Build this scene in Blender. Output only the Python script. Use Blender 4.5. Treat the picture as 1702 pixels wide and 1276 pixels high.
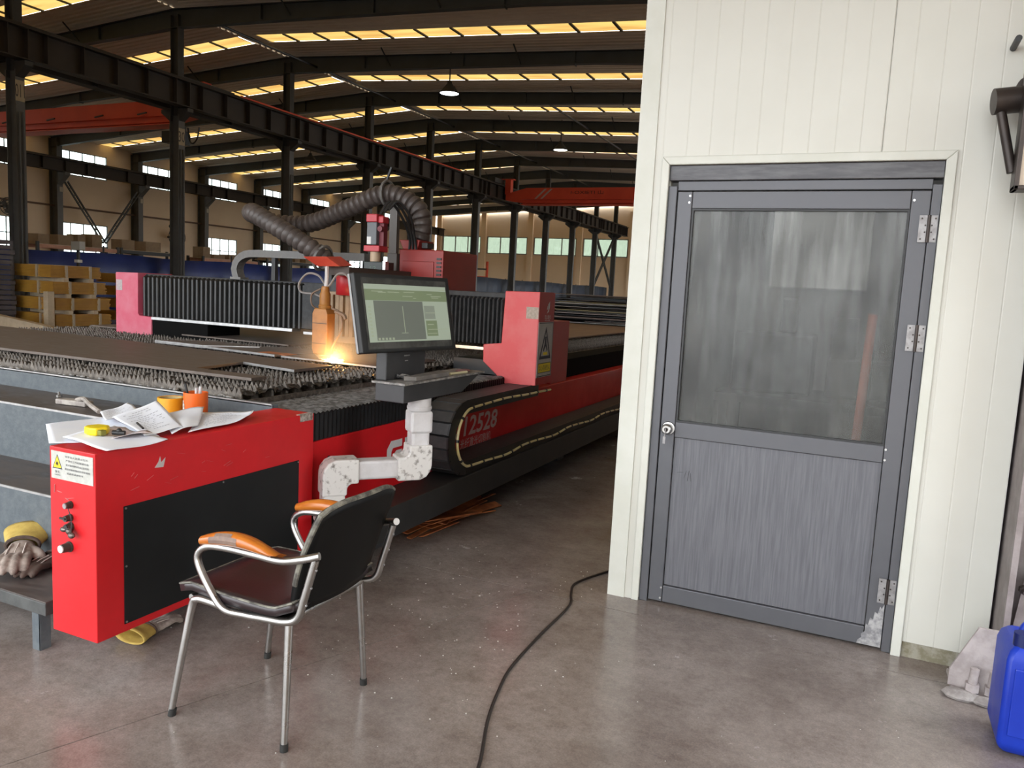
import bpy, bmesh, math, random
from mathutils import Vector, Matrix
random.seed(7)
for _o in list(bpy.data.objects):
    bpy.data.objects.remove(_o, do_unlink=True)
scene = bpy.context.scene
COL = scene.collection
R_ = math.radians

# ---------------------------------------------------------------- camera
yaw, pitch, roll = R_(24.3218), R_(-6.8786), R_(2.9430)
F_ = Vector((-math.sin(yaw) * math.cos(pitch), math.cos(yaw) * math.cos(pitch), math.sin(pitch)))
R0 = Vector((math.cos(yaw), math.sin(yaw), 0))
U0 = R0.cross(F_)
RV = math.cos(roll) * R0 + math.sin(roll) * U0
UV = -math.sin(roll) * R0 + math.cos(roll) * U0
cam = bpy.data.cameras.new('camera')
cam.sensor_fit = 'HORIZONTAL'
cam.sensor_width = 36.0
cam.lens = 1293.26 / 1702 * 36.0
cam.clip_start = 0.05
cam.clip_end = 400
camo = bpy.data.objects.new('camera', cam)
COL.objects.link(camo)
camo.matrix_world = Matrix(((RV.x, UV.x, -F_.x, 0), (RV.y, UV.y, -F_.y, 0), (RV.z, UV.z, -F_.z, 1.5), (0, 0, 0, 1)))
scene.camera = camo

# ---------------------------------------------------------------- sky, exposure
world = bpy.data.worlds.new('overcast_sky')
scene.world = world
world.use_nodes = True
bg = world.node_tree.nodes['Background']
bg.inputs['Color'].default_value = (0.93, 0.97, 1.0, 1)
bg.inputs['Strength'].default_value = 5.4
scene.view_settings.view_transform = 'Standard'
scene.view_settings.look = 'None'
scene.view_settings.gamma = 1.0
scene.view_settings.use_curve_mapping = False
scene.view_settings.exposure = 0.22
cy = scene.cycles
cy.use_denoising = True
cy.max_bounces = 7
cy.diffuse_bounces = 4
cy.glossy_bounces = 3
cy.transmission_bounces = 4
cy.transparent_max_bounces = 10
cy.volume_bounces = 1
cy.sample_clamp_indirect = 6.0
cy.caustics_reflective = False
cy.caustics_refractive = False

# ---------------------------------------------------------------- materials
MATS = {}
def mat(name, c, c2=None, scale=8.0, rough=0.5, metal=0.0, bump=0.0, bscale=None, detail=5.0,
        lo=0.4, hi=0.62, rough2=None, stretch=None, spec=0.5, emis=None, estr=0.0, coat=0.0, trans=None):
    if name in MATS:
        return MATS[name]
    m = bpy.data.materials.new(name)
    m.use_nodes = True
    nt = m.node_tree
    b = nt.nodes['Principled BSDF']
    def col(v):
        return (v[0], v[1], v[2], 1)
    b.inputs['Base Color'].default_value = col(c)
    b.inputs['Roughness'].default_value = rough
    b.inputs['Metallic'].default_value = metal
    b.inputs['Specular IOR Level'].default_value = spec
    b.inputs['Coat Weight'].default_value = coat
    if emis:
        b.inputs['Emission Color'].default_value = col(emis)
        b.inputs['Emission Strength'].default_value = estr
    if c2 is not None or bump or rough2 is not None:
        tc = nt.nodes.new('ShaderNodeTexCoord')
        mp = nt.nodes.new('ShaderNodeMapping')
        nt.links.new(tc.outputs['Object'], mp.inputs['Vector'])
        if stretch:
            mp.inputs['Scale'].default_value = stretch
        nz = nt.nodes.new('ShaderNodeTexNoise')
        nz.inputs['Scale'].default_value = scale
        nz.inputs['Detail'].default_value = detail
        nz.inputs['Roughness'].default_value = 0.62
        nt.links.new(mp.outputs['Vector'], nz.inputs['Vector'])
        if c2 is not None:
            cr = nt.nodes.new('ShaderNodeValToRGB')
            cr.color_ramp.elements[0].position = lo
            cr.color_ramp.elements[1].position = hi
            cr.color_ramp.elements[0].color = col(c)
            cr.color_ramp.elements[1].color = col(c2)
            nt.links.new(nz.outputs['Fac'], cr.inputs['Fac'])
            nt.links.new(cr.outputs['Color'], b.inputs['Base Color'])
        if rough2 is not None:
            mr = nt.nodes.new('ShaderNodeMapRange')
            mr.inputs['From Min'].default_value = 0.3
            mr.inputs['From Max'].default_value = 0.7
            mr.inputs['To Min'].default_value = rough
            mr.inputs['To Max'].default_value = rough2
            nt.links.new(nz.outputs['Fac'], mr.inputs['Value'])
            nt.links.new(mr.outputs['Result'], b.inputs['Roughness'])
        if bump:
            n2 = nz
            if bscale:
                n2 = nt.nodes.new('ShaderNodeTexNoise')
                n2.inputs['Scale'].default_value = bscale
                n2.inputs['Detail'].default_value = 4
                nt.links.new(mp.outputs['Vector'], n2.inputs['Vector'])
            bp = nt.nodes.new('ShaderNodeBump')
            bp.inputs['Strength'].default_value = bump
            bp.inputs['Distance'].default_value = 0.01
            nt.links.new(n2.outputs['Fac'], bp.inputs['Height'])
            nt.links.new(bp.outputs['Normal'], b.inputs['Normal'])
    MATS[name] = m
    return m

def lin(r, g, b):
    f = lambda v: (v / 255 / 12.92) if v / 255 <= 0.04045 else ((v / 255 + 0.055) / 1.055) ** 2.4
    return (f(r), f(g), f(b))

RED = mat('red_paint', (0.60, 0.007, 0.012), (0.54, 0.006, 0.010), scale=3, rough=0.38, rough2=0.5, bump=0.02, bscale=60)
REDLIT = mat('lit_red_paint', (0.60, 0.065, 0.07), (0.62, 0.11, 0.11), scale=4, rough=0.5)  # end box front: daylight put into a paler red
PINKRED = mat('glare_pink_red_paint', (0.60, 0.10, 0.16), (0.62, 0.16, 0.22), scale=5, rough=0.55)  # glare on the left end box painted in as pink
CRANERED = mat('crane_red_paint', (0.74, 0.085, 0.04), (0.66, 0.07, 0.035), scale=0.8, rough=0.5)
BLACKPANEL = mat('black_panel_paint', (0.006, 0.0065, 0.007), (0.008, 0.009, 0.0095), scale=4, rough=0.5, spec=0.3)
BLACK = mat('black_plastic', (0.012, 0.012, 0.013), rough=0.45)
BLACKRUB = mat('black_rubber_cloth', (0.02, 0.021, 0.023), (0.035, 0.036, 0.038), scale=20, rough=0.62)
PLEAT = mat('grey_black_bellows_cloth', (0.010, 0.0105, 0.011), (0.016, 0.0165, 0.017), scale=6, rough=0.38)
CHAIN = mat('dark_grey_chain_plastic', (0.035, 0.036, 0.038), (0.055, 0.055, 0.056), scale=10, rough=0.55)
DARKSTEEL = mat('dark_painted_steel', (0.035, 0.037, 0.040), (0.05, 0.05, 0.052), scale=1.2, rough=0.6)
RAFTER = mat('slate_painted_rafter_steel', (0.05, 0.06, 0.068), (0.04, 0.046, 0.052), scale=0.8, rough=0.6)
RUNWAY = mat('brown_black_runway_steel', (0.028, 0.021, 0.018), (0.038, 0.029, 0.025), scale=0.9, rough=0.65)
COLSTEEL = mat('grey_column_steel', (0.11, 0.114, 0.118), (0.085, 0.088, 0.09), scale=1.0, rough=0.55)
BLUEGREY = mat('blue_grey_machine_paint', (0.075, 0.090, 0.102), (0.105, 0.12, 0.13), scale=22, rough=0.5, bump=0.12, bscale=90)
OILYTREAD = mat('oily_brown_steel_tread', (0.060, 0.048, 0.044), (0.115, 0.098, 0.090), scale=7, rough=0.32, rough2=0.6, stretch=(1, 2.5, 1), bump=0.05)
PLATE = mat('mill_scale_steel_plate', (0.125, 0.098, 0.082), (0.165, 0.132, 0.112), scale=5, rough=0.42, rough2=0.6, metal=0.15, stretch=(1, 4, 1))
PLATEPINK = mat('rosy_steel_plate', (0.28, 0.19, 0.155), (0.33, 0.235, 0.19), scale=3, rough=0.5, metal=0.1, stretch=(3, 0.6, 1))
CUTEDGE = mat('bare_and_lit_steel', (0.42, 0.41, 0.40), (0.3, 0.29, 0.285), scale=12, rough=0.4, metal=0.6)  # bare steel, also painting the lit plate edges
SLAT = mat('slag_crusted_slat_steel', (0.095, 0.080, 0.067), (0.22, 0.19, 0.16), scale=38, rough=0.5, metal=0.15, bump=0.3, bscale=120, lo=0.42, hi=0.7)
SILVER = mat('brushed_aluminium', (0.52, 0.52, 0.52), (0.42, 0.42, 0.42), scale=20, rough=0.35, metal=0.9)
CHROME = mat('worn_chrome_tube', (0.50, 0.49, 0.475), (0.40, 0.385, 0.365), scale=12, rough=0.24, rough2=0.42, metal=1.0)
PIPEWHITE = mat('grimy_white_arm_paint', (0.62, 0.60, 0.575), (0.16, 0.14, 0.125), scale=30, rough=0.5, lo=0.54, hi=0.68, detail=9)
PIPECLEAN = mat('white_arm_paint', (0.58, 0.565, 0.57), (0.50, 0.48, 0.475), scale=9, rough=0.5)
WHITEPANEL = mat('off_white_panel_paint', (0.585, 0.578, 0.52), (0.62, 0.615, 0.56), scale=0.9, rough=0.42, bump=0.01)
WHITETRIM = mat('cream_white_trim', (0.58, 0.585, 0.52), (0.63, 0.635, 0.58), scale=3, rough=0.45)
DOORGREY = mat('grey_aluminium_door', (0.092, 0.093, 0.104), (0.108, 0.109, 0.120), scale=2.5, rough=0.38, rough2=0.5, metal=0.25)
DOORHEAD = mat('smudged_grey_header', (0.068, 0.065, 0.072), (0.115, 0.114, 0.12), scale=5, rough=0.45, stretch=(1, 1, 6), metal=0.2)
GRAIN = mat('grained_grey_door_panel', (0.098, 0.099, 0.114), (0.145, 0.146, 0.162), scale=9, rough=0.45, stretch=(14, 14, 0.5), bump=0.08, lo=0.35, hi=0.65)
STEELHINGE = mat('steel_hinge', (0.34, 0.33, 0.33), (0.24, 0.23, 0.23), scale=30, rough=0.5, metal=0.6)
WOOD = mat('orange_lacquered_wood', (0.50, 0.155, 0.018), (0.40, 0.105, 0.012), scale=10, rough=0.3, stretch=(1, 8, 4), coat=0.3)
WOODWORN = mat('worn_bare_arm_wood', (0.17, 0.115, 0.095), (0.25, 0.17, 0.13), scale=16, rough=0.6)
VINYL = mat('dark_brown_vinyl', (0.026, 0.017, 0.019), (0.036, 0.025, 0.027), scale=6, rough=0.33, bump=0.04, bscale=140)
CHAIRBACK = mat('black_vinyl_back', (0.004, 0.004, 0.004), rough=0.5, spec=0.2)
PIPING = mat('worn_piping', (0.06, 0.055, 0.048), (0.24, 0.23, 0.19), scale=24, rough=0.6)
RUBBER = mat('rubber_tip', (0.015, 0.015, 0.014), rough=0.7)
PAPER = mat('white_paper', (0.80, 0.83, 0.90), (0.84, 0.86, 0.90), scale=4, rough=0.8)
INK = mat('black_ink', (0.05, 0.05, 0.06), rough=0.8)
GREYINK = mat('grey_print', (0.28, 0.29, 0.33), rough=0.8)
ORANGE = mat('orange_cup_plastic', (0.80, 0.14, 0.015), rough=0.4)
YELLOWT = mat('yellow_tape', (0.82, 0.36, 0.015), rough=0.4)
YELLOWB = mat('yellow_plastic', (0.83, 0.62, 0.01), rough=0.4)
LABELGREY = mat('brushed_label_plate', (0.44, 0.44, 0.40), (0.52, 0.52, 0.48), scale=30, rough=0.4, metal=0.3)
WARNYEL = mat('warning_yellow', (0.80, 0.60, 0.02), rough=0.5)
SIGNWHITE = mat('sign_grey_white', (0.46, 0.43, 0.40), (0.40, 0.37, 0.34), scale=14, rough=0.5)
STICKER = mat('faded_sticker', (0.42, 0.33, 0.27), (0.30, 0.25, 0.2), scale=60, rough=0.6)
LETTER = mat('pinkish_white_letter', (0.62, 0.47, 0.47), rough=0.5)
LOGOWHITE = mat('logo_white', (0.60, 0.58, 0.58), rough=0.5)
BEIGEWALL = mat('beige_wall_cladding', (0.72, 0.57, 0.41), (0.68, 0.53, 0.38), scale=0.5, rough=0.7)
ENDWALL = mat('peach_beige_end_wall', (0.85, 0.66, 0.46), (0.82, 0.63, 0.44), scale=0.4, rough=0.7)
ROOFSHEET = mat('brown_grey_roof_sheet', (0.74, 0.66, 0.55), (0.69, 0.61, 0.51), scale=0.6, rough=0.6)
GLASSFRAME = mat('grey_window_frame', (0.30, 0.31, 0.30), rough=0.5)
BLUETARP = mat('blue_tarpaulin', (0.010, 0.030, 0.17), (0.015, 0.04, 0.22), scale=0.7, rough=0.5, bump=0.05)
SHADETARP = mat('shaded_blue_tarpaulin', (0.022, 0.032, 0.055), (0.03, 0.042, 0.068), scale=0.8, rough=0.6)  # same tarpaulin further off, its shade painted in as slate
BUNDLE = mat('yellow_ochre_painted_steel', (0.50, 0.27, 0.045), (0.42, 0.21, 0.035), scale=2.5, rough=0.5)
BUNDLEDARK = mat('ochre_edge_steel', (0.30, 0.17, 0.03), (0.24, 0.13, 0.025), scale=5, rough=0.55)
STRAP = mat('pale_steel_strap', (0.45, 0.38, 0.28), rough=0.5)
TIMBER = mat('pale_timber', (0.55, 0.45, 0.32), (0.46, 0.37, 0.26), scale=6, rough=0.7)
CARTON = mat('brown_cardboard', (0.30, 0.21, 0.12), (0.25, 0.17, 0.1), scale=3, rough=0.75)
SHELFPINK = mat('salmon_shelf_beam', (0.60, 0.30, 0.20), (0.5, 0.24, 0.15), scale=3, rough=0.6)
BLUEJUG = mat('blue_jug_plastic', (0.004, 0.028, 0.36), (0.005, 0.036, 0.42), scale=5, rough=0.35, rough2=0.5)
GLOVECUFF = mat('yellow_leather_cuff', (0.55, 0.40, 0.10), (0.45, 0.31, 0.07), scale=22, rough=0.75, bump=0.15)
GLOVEGREY = mat('dirty_suede_leather', (0.36, 0.30, 0.26), (0.16, 0.125, 0.105), scale=18, rough=0.85, bump=0.25, lo=0.42, hi=0.66)
GLOVESTRAP = mat('dark_brown_suede', (0.05, 0.034, 0.026), (0.09, 0.06, 0.048), scale=20, rough=0.85)
CABLE = mat('brown_black_cable', (0.018, 0.013, 0.011), rough=0.5)
YELLOWHOSE = mat('dirty_yellow_hose', (0.72, 0.60, 0.26), (0.58, 0.50, 0.30), scale=8, rough=0.45)
HOSE = mat('brown_grey_flex_duct', (0.062, 0.049, 0.044), (0.10, 0.082, 0.075), scale=8, rough=0.45)
HEADAMBER = mat('amber_cutting_head', (0.36, 0.15, 0.028), (0.29, 0.115, 0.022), scale=14, rough=0.4)
BEIGEBEL = mat('beige_bellows', (0.34, 0.24, 0.15), (0.26, 0.18, 0.11), scale=12, rough=0.6)
DRAGCHAIN = mat('mid_grey_cable_chain', (0.20, 0.195, 0.185), (0.15, 0.145, 0.14), scale=8, rough=0.55)
SCREENBEZ = mat('matt_black_bezel', (0.011, 0.011, 0.011), rough=0.5)
TRAYDARK = mat('charcoal_tray_steel', (0.03, 0.03, 0.032), (0.04, 0.04, 0.042), scale=6, rough=0.5)
RUSTGREY = mat('rust_grey_column_steel', (0.26, 0.225, 0.22), (0.18, 0.15, 0.145), scale=8, rough=0.6, bump=0.1)
PINKGREY = mat('primer_pink_grey_steel', (0.42, 0.37, 0.36), (0.30, 0.26, 0.25), scale=14, rough=0.6, bump=0.15)
BRACKET = mat('dark_bronze_steel', (0.055, 0.042, 0.036), (0.035, 0.027, 0.024), scale=8, rough=0.45, metal=0.4)
PEACHPANEL = mat('pale_peach_panel', (0.62, 0.52, 0.42), rough=0.6)
SCRAPGLOW = mat('glow_orange_scrap', (0.48, 0.16, 0.05), (0.24, 0.07, 0.022), scale=10, rough=0.6)
GRIME = mat('mossy_wall_foot', (0.20, 0.18, 0.12), (0.32, 0.30, 0.24), scale=30, rough=0.85, bump=0.4)
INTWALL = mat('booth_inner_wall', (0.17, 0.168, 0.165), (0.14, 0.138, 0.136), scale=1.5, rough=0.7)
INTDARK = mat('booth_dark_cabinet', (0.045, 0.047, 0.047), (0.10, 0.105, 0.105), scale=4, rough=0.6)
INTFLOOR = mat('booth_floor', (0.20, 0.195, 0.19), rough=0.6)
POLERED = mat('red_pole_paint', (0.60, 0.16, 0.10), rough=0.5)

def emission(name, c, s):
    m = bpy.data.materials.new(name)
    m.use_nodes = True
    nt = m.node_tree
    nt.nodes.remove(nt.nodes['Principled BSDF'])
    e = nt.nodes.new('ShaderNodeEmission')
    e.inputs['Color'].default_value = (c[0], c[1], c[2], 1)
    e.inputs['Strength'].default_value = s
    nt.links.new(e.outputs[0], nt.nodes['Material Output'].inputs[0])
    return m
LAMPGLOW = emission('lamp_glow', (0.95, 0.98, 1.0), 6.0)
FLAME = emission('cutting_flame', (1.0, 0.6, 0.2), 25.0)
FLAMECORE = emission('cutting_flame_core', (1.0, 0.80, 0.45), 60.0)

def translucent(name, c, opac=0.9):
    m = bpy.data.materials.new(name)
    m.use_nodes = True
    nt = m.node_tree
    nt.nodes.remove(nt.nodes['Principled BSDF'])
    t = nt.nodes.new('ShaderNodeBsdfTranslucent')
    tc = nt.nodes.new('ShaderNodeTexCoord')
    nz = nt.nodes.new('ShaderNodeTexNoise')
    nz.inputs['Scale'].default_value = 0.35
    mp = nt.nodes.new('ShaderNodeMapping')
    mp.inputs['Scale'].default_value = (1, 6, 1)
    nt.links.new(tc.outputs['Object'], mp.inputs[0])
    nt.links.new(mp.outputs[0], nz.inputs['Vector'])
    cr = nt.nodes.new('ShaderNodeValToRGB')
    cr.color_ramp.elements[0].position = 0.3
    cr.color_ramp.elements[1].position = 0.6
    cr.color_ramp.elements[0].color = (c[0] * .72, c[1] * .58, c[2] * .5, 1)
    cr.color_ramp.elements[1].color = (c[0], c[1], c[2], 1)
    nt.links.new(nz.outputs['Fac'], cr.inputs[0])
    nt.links.new(cr.outputs[0], t.inputs['Color'])
    d = nt.nodes.new('ShaderNodeBsdfDiffuse')
    d.inputs['Color'].default_value = (c[0] * .6, c[1] * .6, c[2] * .6, 1)
    mx = nt.nodes.new('ShaderNodeMixShader')
    mx.inputs[0].default_value = 0.12
    nt.links.new(t.outputs[0], mx.inputs[1])
    nt.links.new(d.outputs[0], mx.inputs[2])
    nt.links.new(mx.outputs[0], nt.nodes['Material Output'].inputs[0])
    return m
SKYPANE = translucent('yellowed_fibreglass_skylight', (0.235, 0.152, 0.045))

def glass(name, film, filmcol, rough=0.02, noise=3.0, tint=(0.9, 0.95, 0.93), grime=None):
    m = bpy.data.materials.new(name)
    m.use_nodes = True
    nt = m.node_tree
    nt.nodes.remove(nt.nodes['Principled BSDF'])
    tr = nt.nodes.new('ShaderNodeBsdfTransparent')
    tr.inputs['Color'].default_value = (tint[0], tint[1], tint[2], 1)
    gl = nt.nodes.new('ShaderNodeBsdfGlossy')
    gl.inputs['Roughness'].default_value = rough
    lw_ = nt.nodes.new('ShaderNodeLayerWeight')
    lw_.inputs['Blend'].default_value = 0.5
    pw = nt.nodes.new('ShaderNodeMath')
    pw.operation = 'POWER'
    pw.inputs[1].default_value = 4.0
    nt.links.new(lw_.outputs['Facing'], pw.inputs[0])
    fr = nt.nodes.new('ShaderNodeMath')
    fr.operation = 'MULTIPLY_ADD'
    fr.inputs[1].default_value = 0.9
    fr.inputs[2].default_value = 0.045
    nt.links.new(pw.outputs[0], fr.inputs[0])
    mx = nt.nodes.new('ShaderNodeMixShader')
    nt.links.new(fr.outputs[0], mx.inputs[0])
    nt.links.new(tr.outputs[0], mx.inputs[1])
    nt.links.new(gl.outputs[0], mx.inputs[2])
    df = nt.nodes.new('ShaderNodeBsdfDiffuse')
    df.inputs['Color'].default_value = (filmcol[0], filmcol[1], filmcol[2], 1)
    tc = nt.nodes.new('ShaderNodeTexCoord')
    mp = nt.nodes.new('ShaderNodeMapping')
    mp.inputs['Scale'].default_value = (2.2, 1, 0.5)
    nz = nt.nodes.new('ShaderNodeTexNoise')
    nz.inputs['Scale'].default_value = noise
    nz.inputs['Detail'].default_value = 7
    nt.links.new(tc.outputs['Object'], mp.inputs[0])
    nt.links.new(mp.outputs[0], nz.inputs['Vector'])
    mr = nt.nodes.new('ShaderNodeMapRange')
    mr.inputs['From Min'].default_value = 0.3
    mr.inputs['From Max'].default_value = 0.7
    mr.inputs['To Min'].default_value = film[0]
    mr.inputs['To Max'].default_value = film[1]
    nt.links.new(nz.outputs['Fac'], mr.inputs['Value'])
    if grime:
        mr.inputs['From Min'].default_value = 0.40
        mr.inputs['From Max'].default_value = 0.60
        mp.inputs['Scale'].default_value = (4.5, 1, 0.45)
        n2 = nt.nodes.new('ShaderNodeTexNoise')
        n2.inputs['Scale'].default_value = 2.3
        n2.inputs['Detail'].default_value = 8
        n2.inputs['Roughness'].default_value = 0.7
        nt.links.new(tc.outputs['Object'], n2.inputs['Vector'])
        cr = nt.nodes.new('ShaderNodeValToRGB')
        cr.color_ramp.elements[0].position = 0.36
        cr.color_ramp.elements[1].position = 0.60
        cr.color_ramp.elements[0].color = (*grime, 1)
        cr.color_ramp.elements[1].color = (*filmcol, 1)
        nt.links.new(n2.outputs['Fac'], cr.inputs[0])
        nt.links.new(cr.outputs[0], df.inputs['Color'])
    m2 = nt.nodes.new('ShaderNodeMixShader')
    nt.links.new(mr.outputs[0], m2.inputs[0])
    nt.links.new(mx.outputs[0], m2.inputs[1])
    nt.links.new(df.outputs[0], m2.inputs[2])
    nt.links.new(m2.outputs[0], nt.nodes['Material Output'].inputs[0])
    return m
DOORGLASS = glass('dusty_smudged_glass', (0.05, 0.40), (0.16, 0.163, 0.157), grime=(0.05, 0.05, 0.05), rough=0.32, tint=(0.92, 0.92, 0.90))
WINGLASS = glass('hall_window_glass', (0.04, 0.10), (0.6, 0.6, 0.6))
GREENGLASS = glass('greenish_office_glass', (0.1, 0.2), (0.3, 0.4, 0.33), tint=(0.38, 0.42, 0.36))

def screen_mat():
    m = bpy.data.materials.new('dusty_lcd_screen')
    m.use_nodes = True
    b = m.node_tree.nodes['Principled BSDF']
    b.inputs['Base Color'].default_value = (0.10, 0.115, 0.095, 1)
    b.inputs['Roughness'].default_value = 0.35
    b.inputs['Emission Color'].default_value = (0.40, 0.46, 0.35, 1)
    b.inputs['Emission Strength'].default_value = 0.55
    return m
SCREEN = screen_mat()

# concrete floor with stains
def floor_mat():
    m = bpy.data.materials.new('stained_polished_concrete')
    m.use_nodes = True
    nt = m.node_tree
    b = nt.nodes['Principled BSDF']
    tc = nt.nodes.new('ShaderNodeTexCoord')
    def noise(s, d=6, r=0.6):
        n = nt.nodes.new('ShaderNodeTexNoise')
        n.inputs['Scale'].default_value = s
        n.inputs['Detail'].default_value = d
        n.inputs['Roughness'].default_value = r
        nt.links.new(tc.outputs['Object'], n.inputs['Vector'])
        return n
    def ramp(src, p0, c0, p1, c1):
        r = nt.nodes.new('ShaderNodeValToRGB')
        r.color_ramp.elements[0].position = p0
        r.color_ramp.elements[1].position = p1
        r.color_ramp.elements[0].color = (*c0, 1)
        r.color_ramp.elements[1].color = (*c1, 1)
        nt.links.new(src, r.inputs[0])
        return r
    def mul(a, bb, f=1.0):
        x = nt.nodes.new('ShaderNodeMix')
        x.data_type = 'RGBA'
        x.blend_type = 'MULTIPLY'
        x.inputs[0].default_value = f
        nt.links.new(a, x.inputs[6])
        nt.links.new(bb, x.inputs[7])
        return x.outputs[2]
    big = noise(0.9, 7, 0.65)
    base = ramp(big.outputs['Fac'], 0.34, (0.190, 0.154, 0.140), 0.68, (0.345, 0.308, 0.295))
    mid = noise(2.6, 9, 0.72)
    st = ramp(mid.outputs['Fac'], 0.30, (0.55, 0.50, 0.47), 0.56, (1, 1, 1))
    fine = noise(160, 3, 0.6)
    fi = ramp(fine.outputs['Fac'], 0.35, (0.72, 0.70, 0.66), 0.65, (1.18, 1.15, 1.08))
    c = mul(base.outputs[0], st.outputs[0], 0.6)
    c = mul(c, fi.outputs[0], 0.5)
    g1 = noise(13.0, 8, 0.75)
    gr1 = ramp(g1.outputs['Fac'], 0.34, (0.60, 0.56, 0.53), 0.52, (1.0, 1.0, 1.0))
    c = mul(c, gr1.outputs[0], 0.45)
    g2 = noise(45.0, 6, 0.7)
    gr2 = ramp(g2.outputs['Fac'], 0.36, (0.68, 0.65, 0.62), 0.62, (1.22, 1.2, 1.16))
    c = mul(c, gr2.outputs[0], 0.35)
    # white flecks
    vo = nt.nodes.new('ShaderNodeTexVoronoi')
    vo.inputs['Scale'].default_value = 9.0
    nt.links.new(tc.outputs['Object'], vo.inputs['Vector'])
    nt.links.new(c, b.inputs['Base Color'])
    rr = nt.nodes.new('ShaderNodeMapRange')
    rr.inputs['From Min'].default_value = 0.3
    rr.inputs['From Max'].default_value = 0.7
    rr.inputs['To Min'].default_value = 0.11
    rr.inputs['To Max'].default_value = 0.30
    nt.links.new(mid.outputs['Fac'], rr.inputs['Value'])
    nt.links.new(rr.outputs[0], b.inputs['Roughness'])
    bp = nt.nodes.new('ShaderNodeBump')
    bp.inputs['Strength'].default_value = 0.06
    bp.inputs['Distance'].default_value = 0.004
    nt.links.new(fine.outputs['Fac'], bp.inputs['Height'])
    nt.links.new(bp.outputs['Normal'], b.inputs['Normal'])
    return m
FLOORM = floor_mat()
JOINT = mat('dark_joint_filler', (0.035, 0.03, 0.028), rough=0.8)
GROUND = mat('outdoor_gravel_concrete', (0.26, 0.255, 0.24), (0.36, 0.35, 0.33), scale=30, rough=0.9, bump=0.3)

# ---------------------------------------------------------------- geometry helpers
ORG = {}
def V(*a):
    return Vector(a)

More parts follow.
